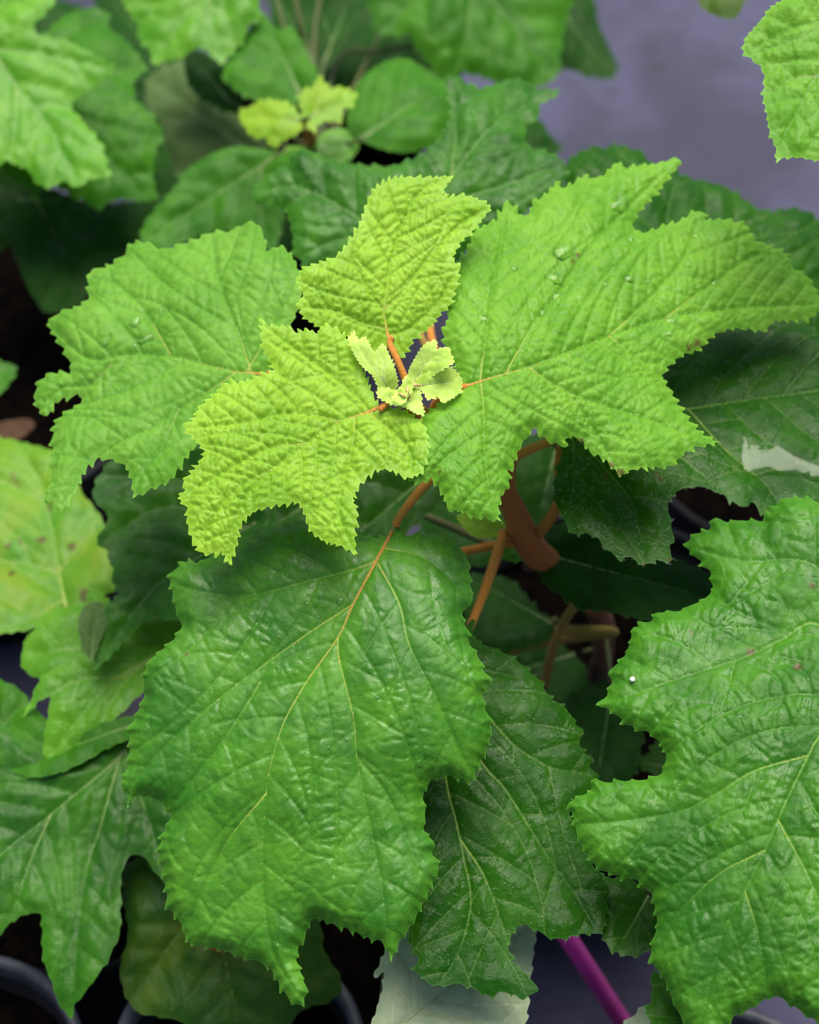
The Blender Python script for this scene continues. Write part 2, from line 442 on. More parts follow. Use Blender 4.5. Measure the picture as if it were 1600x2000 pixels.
    cr = np.array([noise.noise(Vector((p[0] * .028, p[1] * .028, ph[0]))) * .6 + noise.noise(Vector((p[0] * .075, p[1] * .075, ph[1]))) * .4 for p in X])
    hm = hm - groove * np.exp(-(d1 / 5.0) ** 2) - groove * .6 * np.exp(-(d2 / 3.5) ** 2)
    hm = hm + crinkle * cr * 1.6 * np.clip(d1 / 25, .1, 1)
    hm = hm * 1e-3 * (mpp / .00026) * np.clip(.06 + e / 24.0, 0, 1)
    W = W + n * hm[:, None]
    # orient faces upwards
    a, b, c = (W[[f[i] for f in F]] for i in range(3))
    nz = np.cross(b - a, c - a) @ n
    F = [f if z_ > 0 else f[::-1] for f, z_ in zip(F, nz)]
    o = mesh_obj('leaf', W, F, M[mat] if isinstance(mat, str) else mat, plant, O)
    mm = mpp * 1000
    bl = np.zeros(len(X))
    for bx_, by_, br_ in blem:
        dd = np.hypot(X[:, 0] - bx_, X[:, 1] - by_) / br_
        bl = np.maximum(bl, 1 - dd * (1 + .5 * np.sin(X[:, 0] * .9 + X[:, 1] * .6)))
    if blem: add_attr(o, 'blem', np.clip(bl, 0, 1))
    add_attr(o, 'vf', vf); add_attr(o, 'd1', d1 * mm); add_attr(o, 'd2', d2 * mm); add_attr(o, 'd3', d3 * mm); add_attr(o, 'edge', e * mm)
    if label: o['label'] = label
    kx = kd_of(X)
    info = dict(obj=o, base=Vector(O), n=Vector(n), W=W, X=X, kd=kx, mpp=mpp, F=F)
    LEAVES[key] = info
    # --- raised midrib and main side veins
    if tubes:
        for i, mv in enumerate(mains):
            if len(mv) < 5: continue
            if i and np.min(np.hypot(*(mains[0] - mv[0]).T)) > 9: continue
            pp = mv[::3]
            Z = [info['W'][kx.find((p[0], p[1], 0))[1]] for p in pp]
            S_, _ = surf(pp)
            hgt = np.array([(zz - ss) @ n for zz, ss in zip(Z, S_)])
            for _ in range(4):
                if len(hgt) > 2: hgt[1:-1] = (hgt[:-2] + 2 * hgt[1:-1] + hgt[2:]) / 4
            r0 = (ribr[0] if i == 0 else ribr[0] * .4) * mpp; r1 = ribr[1] * mpp * (.5 if i else .6)
            C = S_ + n * (hgt - r0 * .1)[:, None]
            k = min(len(C), max(4, int(len(C) * ((.62, .36) if rib == 'midrib' and not glossy else (.85, .6))[min(i, 1)])))
            fr = (lambda t, a=r0, b=r1: b + (a - b) * (1 - t) ** 2.2)
            tb = tube('midrib' if i == 0 else 'vein', [tuple(c) for c in C[:k]], fr, M[rib], o, seg=6)
            if i == 0:
                for q2 in tb.data.attributes['along'].data: q2.value = q2.value * 1.6
            if i > 0 and rib == 'midrib':
                aa = tb.data.attributes['along'].data
                k0 = int(np.argmin(np.hypot(*(mains[0] - mv[0]).T))) / max(1, len(mains[0]) - 1)
                for q2 in aa: q2.value = .45 + min(.8, 2.2 * k0) + .75 * q2.value
    if petiole is not None:
        path = [Vector(O)] + [at(*p) if isinstance(p, tuple) else Vector(p) for p in petiole]
        d_in = Vector(ax) * .004
        path = [Vector(O) + d_in] + path
        tube('petiole', smooth_path(path, 7), [pr * .75, pr * .9, pr, pr * 1.25], M[pmat or ('petiole' if rib != 'midrib_dull' else 'petiole_green')], o, seg=10, wob=.12)
    return o
def hash_str(s):
    h = 7
    for ch in s: h = (h * 131 + ord(ch)) % 1000003
    return h

def thing(name, label, cat, loc, group=None):
    o = bpy.data.objects.new(name, None); COL.objects.link(o); o.location = loc
    o.empty_display_size = .05
    o['label'] = label; o['category'] = cat
    if group: o['group'] = group
    return o
def tag(o, label, cat, group=None):
    o['label'] = label; o['category'] = cat
    if group: o['group'] = group
    return o

# ------------------------------------------------------------------ the ground: woven landscape fabric
def ground_mat():
    m, t = new_mat('landscape_fabric')
    co = N(t, 'ShaderNodeTexCoord').outputs['Object']
    c = mixc(t, ramp(t, noise_n(t, co, 5, 6, .65, .6), .38, .62), (.017, .0155, .044), (.043, .040, .096))
    c = mixc(t, ramp(t, noise_n(t, co, 16, 4, .6), .58, .68, 0, .8), c, (.010, .009, .015))
    wv = N(t, 'ShaderNodeTexWave', wave_type='BANDS', bands_direction='X'); L(t, co, wv.inputs[0]); setv(wv, 'Scale', 260); setv(wv, 'Distortion', .6)
    wh = N(t, 'ShaderNodeTexWave', wave_type='BANDS', bands_direction='Y'); L(t, co, wh.inputs[0]); setv(wh, 'Scale', 200); setv(wh, 'Distortion', .6)
    b = N(t, 'ShaderNodeBsdfPrincipled'); L(t, c, b.inputs['Base Color'])
    L(t, ramp(t, noise_n(t, co, 9, 3), .4, .6, .32, .6), b.inputs['Roughness'])
    bp = N(t, 'ShaderNodeBump'); setv(bp, 'Strength', .5); setv(bp, 'Distance', .0012)
    L(t, math_n(t, 'ADD', math_n(t, 'MULTIPLY', wv.outputs[1], wh.outputs[1]), noise_n(t, co, 60, 4)), bp.inputs['Height']); L(t, bp.outputs[0], b.inputs['Normal'])
    o = N(t, 'ShaderNodeOutputMaterial'); L(t, b.outputs[0], o.inputs[0])
    return m
gv = []; gf = []
NG = 60
for j in range(NG + 1):
    for i in range(NG + 1):
        fx, fy = (i / NG - .5) * 2, (j / NG - .5) * 2
        x = 9 * fx * abs(fx); y = 1.2 + 9 * fy * abs(fy)
        gv.append((x, y, .004 * noise.noise(Vector((x * 2.2, y * 2.2, 3))) - .002))
for j in range(NG):
    for i in range(NG):
        a = j * (NG + 1) + i; gf.append((a, a + 1, a + NG + 2, a + NG + 1))
mesh_obj('ground', gv, gf, ground_mat(), kind='structure')

# ------------------------------------------------------------------ nursery pots
M['pot'] = plain_mat('black_plastic', (.005, .005, .007), (.010, .010, .013), 20, .6, .1, 200, .12)
M['rim'] = plain_mat('grey_worn_rim', (.05, .05, .065), (.10, .10, .12), 40, .45, .2, 300)
M['soil'] = plain_mat('potting_soil', (.0016, .0012, .0012), (.006, .004, .0032), 90, .9, 1.0, 260, .02, .006)
POTS = {}
def lathe(name, prof, c, mat, parent, seg=48):
    V = []; F = []
    for r, z in prof:
        for k in range(seg):
            th = 2 * math.pi * k / seg
            V.append((c.x + r * math.cos(th), c.y + r * math.sin(th), z))
    n = len(prof)
    for i in range(n - 1):
        for k in range(seg):
            k2 = (k + 1) % seg
            F.append((i * seg + k, i * seg + k2, (i + 1) * seg + k2, (i + 1) * seg + k))
    return mesh_obj(name, V, F, mat, parent, (c.x, c.y, 0))
def pot(key, px, py, r, label, h=.19, rim='pot'):
    c = at(px, py, h); c.z = 0
    t = thing('nursery_pot', label, 'pot', c)
    rb = r * .78
    lathe('wall', [(0.001, .004), (rb, .004), (rb + .001, .008), (r - .002, h - .016), (r - .004, h - .016), (rb - .002, .012), (.001, .01)], c, M['pot'], t)
    lathe('rim', [(r - .003, h - .02), (r + .003, h - .019), (r + .0045, h - .004), (r + .003, h), (r - .002, h), (r - .0035, h - .004), (r - .003, h - .02)], c, M[rim], t)
    V = []; F = []; nr, seg = 16, 48
    rs = r * .97 - .002; zs = h - .03
    for i in range(nr + 1):
        for k in range(seg):
            rr = rs * (i + .02) / (nr + .02); th = 2 * math.pi * k / seg
            x, y = c.x + rr * math.cos(th), c.y + rr * math.sin(th)
            V.append((x, y, zs + .007 * noise.noise(Vector((x * 55, y * 55, 1))) + .004 * noise.noise(Vector((x * 140, y * 140, 5))) + .006 * (1 - (i / nr) ** 2)))
    for i in range(nr):
        for k in range(seg):
            k2 = (k + 1) % seg
            F.append((i * seg + k, i * seg + k2, (i + 1) * seg + k2, (i + 1) * seg + k))
    mesh_obj('soil', V, F, M['soil'], t, (c.x, c.y, zs))
    POTS[key] = Vector((c.x, c.y, zs))
    return c

# ------------------------------------------------------------------ pots and plants
C1, C2, C3, C4, C5, C6, C7, C8 = (0, 0, .5), (800, 0, .5), (0, 400, .5), (800, 400, .5), (0, 1000, .5), (800, 900, .5), (0, 1400, .5), (800, 1400, .5)
CZ = (600, 600, .25)

pot('main', 1170, 1300, .135, 'black plastic pot holding the plant with pale young shoot leaves')
pot('right', 1400, 2235, .085, 'black pot with pale rim under the broad leaf beside magenta stake', rim='rim')
pot('corner', -80, 2085, .070, 'grey-rimmed pot of dark soil under the long pointed leaf lobe', rim='rim')
pot('front', 465, 2055, .072, 'grey-rimmed pot half hidden below the spotted olive leaf', rim='rim')
pot('behind', 560, 260, .12, 'black pot under the small yellow star-shaped shoot')
pot('far', -90, 690, .17, 'wide black pot in the dark gap beside the half-grown leaf', h=.21)
pot('edge', 1950, 380, .11, 'black pot under the light green leaf that hangs above grey fabric')

pot('inner', 1548, 842, .12, 'black pot in shade under the dark leaf that holds a pool of rain')
pot('mid', 770, 1830, .072, 'low black pot between the broad glossy leaf and the pale leaf underside', h=.10)
pot('low', 150, 1640, .095, 'black pot in shadow behind the grey-rimmed pots', h=.16)

def plant(label, key):
    return thing('hydrangea_plant', label, 'plant', POTS[key] + Vector((0, 0, .002)), 'potted hydrangea plants')
main = plant('bushy plant with glossy dark leaves and bright yellow-green young leaves around its shoot tip', 'main')
right = plant('plant with one broad deeply lobed green leaf beside the magenta stake', 'right')
front = plant('low plant with long pointed lobes and an olive leaf above a grey-rimmed pot', 'front')
middle = plant('plant of which one pale grey-green leaf underside shows below the glossy leaves', 'mid')
low = plant('low plant with a big yellow leaf blotched brown and a light green leaf', 'low')
corner = plant('plant of which little but a plain green leaf edge shows above the soil-filled pot', 'corner')
behind = plant('blurred plant carrying a tiny yellow star-shaped shoot among plain green leaves', 'behind')
far = plant('blurred plant with a big pale lobed leaf over dark shaded leaves', 'far')
inner = plant('plant with one crinkled dark green leaf standing between the half-grown leaf and the grey fabric', 'inner')
edge = plant('plant with light green spiny-edged leaf hanging above the bare grey fabric', 'edge')

# ---- main stem
tip = at(792, 772, .548)
crotch = at(1035, 1065, .40)
def root(key): return POTS[key] + Vector((0, 0, -.012))
s1 = smooth_path([root('main'), at(1178, 1215, .27), at(1100, 1125, .355), crotch, at(985, 960, .445), at(890, 860, .50), tip], 8)
tube('stem', s1, [.007, .0072, .0078, .0092, .0078, .005, .0035, .0025], M['stem'], main, seg=14, wob=.15)
tube('stem', smooth_path([crotch + Vector((0, 0, -.02)), at(1055, 1085, .375), at(1010, 1000, .43), at(960, 900, .46)], 6), [.004, .0045, .004, .003], M['stem'], main, seg=10, wob=.15)
tube('side_shoot', smooth_path([at(1120, 1160, .30), at(1085, 1105, .35), at(1045, 1065, .395), at(1000, 1030, .42)], 6), [.005, .0055, .006, .004], M['stem'], main, seg=12, wob=.1)

# ---- leaf A, half grown, to the left
leaf('A', main, [(1060, 668), (1085, 600), (1120, 520), (1150, 440), (1172, 380), (1165, 290), (1140, 220), (1095, 172), (1040, 188), (1025, 110), (985, 62), (900, 95), (830, 100), (740, 140), (640, 178), (600, 168), (560, 155), (520, 160), (490, 205), (430, 245), (350, 270), (345, 360), (300, 395), (240, 408), (180, 460), (215, 520), (265, 590), (282, 660), (200, 668), (158, 705), (145, 770), (182, 818), (215, 775), (262, 752), (308, 750), (318, 765), (240, 815), (200, 870), (205, 930), (195, 1000), (205, 1080), (180, 1150), (215, 1140), (235, 1192), (285, 1120), (330, 1040), (375, 1000), (430, 1000), (500, 1040), (520, 1142), (590, 1110), (660, 1072), (700, 1010), (745, 950), (800, 900), (900, 830), (1000, 740)],
     (1070, 664), .513, (-.12, -.22, 1), 'left', C3,
     [[(1070, 664), (980, 655), (920, 650), (800, 622), (670, 590), (500, 583), (340, 596), (190, 466)],
      [(980, 652), (940, 520), (885, 380), (850, 260), (830, 110)], [(670, 590), (600, 470), (540, 380), (440, 300), (360, 280)],
      [(920, 655), (830, 715), (700, 795), (600, 860), (400, 970), (240, 1170)], [(700, 795), (640, 930), (560, 1040), (530, 1130)],
      [(440, 620), (350, 700), (250, 712), (170, 770)], [(960, 655), (1040, 520), (1100, 400), (1150, 300)]],
     teeth=(24, 8, 1.2), groove=.7, crinkle=.8, relief=(3.4, .9, .85), droop=.12, cup=-.08, wave=.018, curl=.003, sp2=56, sp3=17, grid=3.8, petiole=[(600, 762, .512), (720, 800, .505), (850, 830, .505)], pr=.002, ribr=(4.2, 1.2))

# ---- leaf C, young, rising behind the shoot tip
leaf('C', main, [(757, 668), (750, 687), (725, 682), (695, 672), (665, 655), (625, 640), (595, 617), (587, 595), (597, 575), (583, 550), (592, 525), (620, 512), (655, 497), (685, 465), (707, 435), (720, 400), (737, 368), (770, 348), (800, 343), (840, 343), (885, 344), (868, 362), (860, 380), (875, 389), (905, 385), (940, 392), (960, 405), (945, 430), (925, 455), (900, 475), (882, 505), (893, 525), (885, 570), (875, 600), (862, 612), (847, 637), (832, 650), (817, 660), (805, 672), (797, 687), (782, 697), (772, 690)],
     (762, 672), .546, (.02, -.5, 1), 'young', (0, 0, 1),
     [[(762, 672), (755, 640), (750, 605), (757, 550), (766, 505), (785, 440), (820, 375), (870, 348)], [(750, 605), (735, 588), (708, 545), (690, 500), (700, 450)], [(750, 605), (778, 578), (825, 520), (890, 445), (952, 407)],
      [(754, 640), (710, 630), (650, 605), (595, 600)], [(757, 655), (800, 640), (855, 590), (885, 540)]],
     teeth=(15, 7.5, 1.2), groove=.8, crinkle=.8, relief=(2.8, .95, 1.3), droop=.05, cup=.04, wave=.012, sp2=38, sp3=13, grid=3.2, petiole=[(775, 700, .545), (796, 752, .536), (805, 790, .525)], pr=.0019, ribr=(5.0, 1.2))

# ---- leaf D, large half grown, to the right
leaf('D', main, [(900, 757), (892, 720), (877, 680), (870, 650), (880, 620), (875, 595), (880, 565), (892, 540), (890, 510), (905, 495), (915, 475), (920, 455), (945, 440), (970, 430), (992, 400), (1010, 420), (1025, 428), (1040, 415), (1045, 395), (1065, 385), (1085, 357), (1105, 365), (1125, 350), (1140, 340), (1170, 345), (1205, 318), (1220, 330), (1240, 327), (1280, 325), (1326, 314), (1305, 345), (1290, 370), (1265, 400), (1245, 425), (1240, 445), (1265, 452), (1300, 440), (1330, 435), (1362, 416), (1380, 435), (1415, 432), (1460, 442), (1470, 465), (1500, 475), (1540, 495), (1545, 520), (1575, 540), (1600, 585), (1622, 596), (1600, 602), (1580, 620), (1545, 625), (1510, 630), (1497, 650), (1460, 647), (1425, 645), (1390, 657), (1365, 680), (1330, 690), (1300, 715), (1290, 740), (1310, 765), (1330, 795), (1355, 825), (1375, 845), (1407, 865), (1365, 870), (1330, 885), (1310, 905), (1265, 910), (1235, 915), (1212, 928), (1180, 900), (1150, 885), (1130, 860), (1110, 857), (1100, 870), (1080, 865), (1060, 850), (1045, 832), (1030, 845), (1015, 865), (1005, 890), (1000, 910), (992, 920), (995, 950), (982, 970), (977, 1000), (982, 1022), (950, 1015), (920, 1010), (900, 995), (880, 995), (870, 965), (860, 950), (845, 932), (820, 942), (802, 935), (797, 907), (802, 887), (807, 867), (803, 855), (812, 837), (815, 827), (830, 807), (845, 797), (862, 787), (882, 772)],
     (902, 757), .540, (.10, -.16, 1), 'mid', (0, 0, 1),
     [[(902, 757), (940, 743), (990, 728), (1035, 715), (1100, 690), (1190, 655), (1300, 620), (1450, 600), (1600, 593)],
      [(938, 743), (945, 690), (955, 620), (965, 550), (990, 415)], [(988, 728), (1015, 680), (1050, 620), (1090, 570), (1145, 490), (1200, 430), (1310, 322)],
      [(1190, 655), (1260, 590), (1330, 510), (1362, 430)], [(1035, 717), (1080, 748), (1150, 780), (1250, 812), (1395, 864)], [(940, 748), (945, 800), (947, 880), (955, 950), (976, 1010)],
      [(1300, 620), (1380, 560), (1470, 500), (1530, 500)], [(1190, 655), (1250, 700), (1290, 710)], [(1110, 762), (1160, 840), (1205, 915)]],
     teeth=(20, 8, 1.2), groove=.9, blem=[(1212, 924, 15), (1195, 908, 11), (1135, 862, 11), (1362, 672, 13), (1345, 682, 10), (858, 927, 7), (1128, 500, 7), (1119, 512, 6)], crinkle=.9, relief=(3.2, .9, 1.1), droop=.08, cup=.03, wave=.02, curl=.004, sp2=42, sp3=14, grid=3.4, petiole=[(880, 764, .537), (850, 790, .525), (845, 825, .515)], pr=.0022, ribr=(4.6, 1.2))

# ---- leaf B, young, front left
leaf('B', main, [(1500, 785), (1470, 755), (1440, 690), (1400, 620), (1360, 540), (1310, 492), (1270, 472), (1240, 500), (1200, 482), (1160, 490), (1120, 470), (1060, 468), (1025, 462), (1030, 540), (1060, 600), (1075, 650), (1020, 672), (950, 690), (880, 690), (840, 730), (800, 768), (775, 800), (760, 840), (728, 870), (770, 910), (805, 960), (790, 1000), (740, 1050), (710, 1080), (715, 1110), (688, 1145), (725, 1185), (730, 1230), (750, 1290), (790, 1350), (850, 1355), (875, 1350), (895, 1397), (930, 1330), (950, 1250), (1000, 1200), (1080, 1170), (1160, 1155), (1195, 1190), (1215, 1270), (1270, 1320), (1330, 1340), (1392, 1367), (1385, 1280), (1390, 1210), (1370, 1150), (1400, 1090), (1450, 1050), (1490, 1035), (1540, 1050), (1590, 1075), (1650, 1050), (1670, 960), (1650, 870), (1580, 810)],
     (1505, 783), .545, (-.08, -.30, 1), 'young', C3,
     [[(1505, 783), (1440, 808), (1385, 825), (1325, 847), (1200, 930), (1080, 1020), (980, 1110), (925, 1220), (893, 1385)],
      [(1325, 845), (1230, 820), (1100, 815), (940, 850), (742, 870)], [(1385, 828), (1380, 920), (1350, 1050), (1325, 1200), (1380, 1350)], [(1440, 806), (1400, 755), (1300, 670), (1150, 560), (1035, 472)],
      [(1440, 810), (1530, 880), (1600, 960), (1610, 1050)], [(1200, 930), (1050, 950), (860, 1050), (700, 1143)], [(1080, 1020), (900, 1130), (780, 1310)]],
     teeth=(16, 8, 1.2), groove=.8, crinkle=.8, relief=(2.6, .95, 1.35), droop=.08, cup=-.04, wave=.014, sp2=36, sp3=13, grid=3.2, petiole=[(772, 782, .542), (800, 800, .53), (815, 815, .52)], pr=.0019, ribr=(5.2, 1.2))

# ---- woolly new leaves in the shoot tip
bt = dict(teeth=(9, 4.5, 1.0), grid=3.2, relief=(1.6, 1.1, .4), droop=.12, cup=.5, wave=.05, sp2=26, sp3=12, ribr=(2.0, .8), pr=.0009, crinkle=.5, rib='midrib_dull', pmat='petiole_pale')
leaf('E1', main, [(330, 220), (370, 195), (400, 250), (450, 240), (490, 320), (530, 370), (590, 290), (640, 360), (680, 440), (705, 560), (690, 640), (640, 665), (570, 630), (520, 540), (440, 480), (380, 400), (340, 300)], (675, 690), .545, (.25, -.55, 1), 'bud', CZ,
     [[(675, 690), (600, 580), (500, 450), (350, 220)], [(600, 580), (600, 450), (595, 300)]], petiole=[(785, 785, .535)], **bt)
leaf('E2', main, [(790, 590), (795, 480), (850, 370), (920, 290), (1005, 268), (985, 340), (1050, 330), (1100, 318), (1140, 400), (1150, 440), (1050, 500), (930, 560), (850, 620)], (810, 625), .548, (-.45, -.5, 1), 'bud', CZ,
     [[(810, 625), (880, 500), (960, 400), (1090, 340)]], petiole=[(795, 785, .535)], **bt)
leaf('E3', main, [(850, 580), (960, 500), (1060, 450), (1150, 480), (1200, 560), (1190, 650), (1130, 700), (1060, 742), (1020, 700), (970, 722), (940, 735), (905, 670), (850, 630)], (830, 615), .552, (.3, -.35, 1), 'bud', CZ,
     [[(830, 615), (950, 600), (1080, 580), (1190, 600)]], petiole=[(798, 785, .535)], **bt)
leaf('E4', main, [(640, 752), (690, 650), (750, 600), (830, 615), (880, 680), (885, 760), (910, 830), (850, 828), (780, 795), (700, 772)], (770, 650), .550, (0, -.2, 1), 'bud', CZ,
     [[(770, 650), (800, 730), (880, 815)]], petiole=[(796, 788, .535)], **bt)

leaf('E5', main, [(545, 690), (560, 640), (620, 640), (690, 670), (720, 720), (690, 760), (620, 740), (570, 720)], (715, 720), .548, (.2, -.3, 1), 'bud', CZ, [[(715, 720), (640, 690), (560, 680)]], petiole=[(793, 786, .536)], **bt)
leaf('E6', main, [(740, 640), (745, 580), (765, 540), (800, 560), (820, 610), (800, 660), (765, 680)], (785, 680), .553, (0, -.7, 1), 'bud', CZ, [[(785, 680), (780, 620), (770, 555)]], petiole=[(795, 786, .538)], **bt)
leaf('E7', main, [(700, 660), (730, 630), (760, 660), (770, 710), (740, 750), (700, 730)], (765, 700), .556, (-.2, -.3, 1), 'bud', CZ, [[(765, 700), (735, 690), (712, 672)]], petiole=[(794, 786, .538)], **bt)

# ---- leaf F, the broad glossy front leaf
leaf('F', main, [(775, 1022), (763, 1040), (740, 1046), (715, 1042), (690, 1030), (650, 1020), (600, 1015), (550, 1025), (510, 1030), (495, 1045), (470, 1062), (440, 1082), (410, 1090), (385, 1097), (355, 1095), (328, 1127), (332, 1155), (342, 1200), (352, 1225), (340, 1245), (325, 1262), (305, 1280), (292, 1295), (282, 1325), (285, 1360), (270, 1395), (255, 1425), (252, 1465), (245, 1505), (233, 1530), (243, 1550), (250, 1578), (265, 1560), (300, 1562), (325, 1582), (332, 1600), (318, 1630), (312, 1670), (320, 1700), (327, 1735), (330, 1770), (355, 1805), (365, 1840), (395, 1852), (435, 1860), (460, 1872), (500, 1880), (526, 1893), (542, 1920), (560, 1944), (584, 1962), (596, 1938), (585, 1902), (577, 1876), (582, 1850), (595, 1830), (607, 1800), (630, 1797), (650, 1810), (680, 1820), (715, 1835), (725, 1843), (740, 1840), (755, 1860), (765, 1878), (780, 1840), (800, 1810), (825, 1760), (845, 1720), (855, 1695), (845, 1670), (847, 1645), (830, 1620), (835, 1580), (830, 1560), (837, 1540), (850, 1525), (875, 1520), (900, 1525), (920, 1530), (930, 1510), (950, 1460), (957, 1420), (945, 1385), (940, 1360), (955, 1330), (945, 1310), (935, 1280), (920, 1260), (917, 1230), (907, 1200), (927, 1172), (922, 1140), (917, 1100), (892, 1062), (860, 1050), (830, 1045), (800, 1048), (787, 1045), (781, 1032)],
     (777, 1016), .487, (-.04, -.36, 1), 'big', (0, 0, 1),
     [[(777, 1016), (762, 1045), (735, 1095), (690, 1180), (660, 1245), (600, 1330), (555, 1410), (530, 1490), (520, 1550), (512, 1700), (530, 1850), (580, 1940)],
      [(735, 1095), (690, 1112), (600, 1135), (500, 1160), (420, 1160), (335, 1140)], [(690, 1180), (590, 1245), (440, 1355), (340, 1440), (245, 1545)],
      [(660, 1245), (663, 1290), (690, 1400), (697, 1480), (712, 1560), (740, 1700), (765, 1865)], [(738, 1100), (780, 1180), (800, 1260), (850, 1360), (890, 1450), (925, 1520)],
      [(520, 1550), (440, 1650), (370, 1800)], [(510, 1330), (440, 1440), (330, 1580)], [(697, 1480), (760, 1560), (820, 1700)], [(750, 1070), (830, 1090), (910, 1160)]],
     teeth=(27, 7, 2.2), blem=[(367, 1280, 6)], glossy=True, relief=(3.0, .65, .5), droop=.12, cup=-.10, wave=.017, curl=.008, sp2=84, sp3=26, grid=3.8, cw=95, petiole=[(812, 968, .483), (845, 932, .482), (885, 880, .49)], pr=.0026, rib='midrib', ribr=(4.2, .8), crinkle=.55)

# ---- leaf G, dark wet leaf below F
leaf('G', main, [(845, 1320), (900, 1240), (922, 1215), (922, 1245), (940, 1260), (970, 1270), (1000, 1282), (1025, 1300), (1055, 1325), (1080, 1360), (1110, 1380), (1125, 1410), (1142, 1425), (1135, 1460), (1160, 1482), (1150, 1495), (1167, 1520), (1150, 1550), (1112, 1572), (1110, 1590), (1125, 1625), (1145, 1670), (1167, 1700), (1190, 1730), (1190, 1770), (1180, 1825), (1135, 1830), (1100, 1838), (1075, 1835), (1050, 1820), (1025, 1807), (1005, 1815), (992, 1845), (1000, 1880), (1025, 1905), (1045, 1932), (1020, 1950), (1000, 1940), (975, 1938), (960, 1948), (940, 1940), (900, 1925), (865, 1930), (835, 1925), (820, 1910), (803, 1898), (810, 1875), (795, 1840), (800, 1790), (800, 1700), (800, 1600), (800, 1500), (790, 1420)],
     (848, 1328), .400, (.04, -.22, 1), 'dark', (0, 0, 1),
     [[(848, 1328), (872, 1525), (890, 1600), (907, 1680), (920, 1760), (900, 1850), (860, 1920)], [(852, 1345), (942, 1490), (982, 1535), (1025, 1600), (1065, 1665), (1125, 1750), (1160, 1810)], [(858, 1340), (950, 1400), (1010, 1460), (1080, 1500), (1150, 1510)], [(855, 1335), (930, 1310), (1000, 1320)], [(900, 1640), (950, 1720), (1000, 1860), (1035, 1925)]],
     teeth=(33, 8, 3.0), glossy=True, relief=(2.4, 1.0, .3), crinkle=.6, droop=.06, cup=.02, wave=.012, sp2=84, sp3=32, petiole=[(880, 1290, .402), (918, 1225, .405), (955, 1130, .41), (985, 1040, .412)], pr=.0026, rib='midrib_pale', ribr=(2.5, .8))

# ---- leaf H, dark leaf under D with a pool of water
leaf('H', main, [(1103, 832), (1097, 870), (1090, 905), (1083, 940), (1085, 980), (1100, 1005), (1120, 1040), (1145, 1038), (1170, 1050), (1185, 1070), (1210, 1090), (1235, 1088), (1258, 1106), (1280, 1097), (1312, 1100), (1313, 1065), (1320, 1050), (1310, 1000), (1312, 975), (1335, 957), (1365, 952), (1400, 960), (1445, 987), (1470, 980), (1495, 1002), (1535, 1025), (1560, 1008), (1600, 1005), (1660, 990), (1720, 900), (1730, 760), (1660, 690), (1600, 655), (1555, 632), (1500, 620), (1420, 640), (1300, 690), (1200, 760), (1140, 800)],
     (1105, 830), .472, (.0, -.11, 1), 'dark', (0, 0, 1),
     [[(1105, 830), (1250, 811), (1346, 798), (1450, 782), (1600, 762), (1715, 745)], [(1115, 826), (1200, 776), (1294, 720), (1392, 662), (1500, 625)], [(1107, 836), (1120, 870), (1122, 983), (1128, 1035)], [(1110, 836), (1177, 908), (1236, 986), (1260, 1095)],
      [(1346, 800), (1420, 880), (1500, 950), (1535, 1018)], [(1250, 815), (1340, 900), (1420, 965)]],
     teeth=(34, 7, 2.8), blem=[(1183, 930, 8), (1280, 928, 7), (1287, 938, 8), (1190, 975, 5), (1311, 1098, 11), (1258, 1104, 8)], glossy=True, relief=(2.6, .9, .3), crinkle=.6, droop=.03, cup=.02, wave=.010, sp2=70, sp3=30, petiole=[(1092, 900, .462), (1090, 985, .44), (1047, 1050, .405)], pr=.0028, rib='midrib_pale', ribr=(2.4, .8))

# ---- leaf J, two lobed leaf behind the shoot
leaf('J', main, [(492, 372), (520, 345), (560, 325), (578, 300), (605, 298), (625, 310), (655, 318), (700, 322), (760, 322), (810, 305), (850, 280), (872, 250), (885, 215), (880, 180), (872, 160), (890, 152), (915, 168), (935, 175), (970, 165), (1000, 152), (1025, 155), (1050, 170), (1095, 172), (1085, 192), (1055, 205), (1050, 230), (1025, 245), (1022, 280), (1040, 295), (1065, 300), (1090, 310), (1104, 330), (1095, 370), (1020, 420), (930, 470), (860, 540), (760, 560), (680, 540), (640, 512), (600, 522), (575, 490), (575, 460), (570, 430), (560, 405), (540, 400), (505, 395)],
     (800, 520), .462, (.0, -.34, 1), 'mature', (0, 0, 1),
     [[(800, 520), (850, 400), (900, 320), (970, 240), (1080, 178)], [(795, 510), (720, 440), (650, 395), (580, 365), (505, 372)], [(850, 400), (960, 370), (1090, 325)], [(740, 455), (660, 470), (590, 500)], [(880, 350), (890, 260), (885, 165)]],
     teeth=(24, 7, 1.4), relief=(3.2, 1.8, .5), droop=.08, cup=-.06, wave=.018, curl=.004, sp2=58, sp3=24, grid=5.5, petiole=[(810, 620, .46), (850, 720, .46), (900, 860, .455)], pr=.0022, rib='midrib_dull', ribr=(2.4, .8))
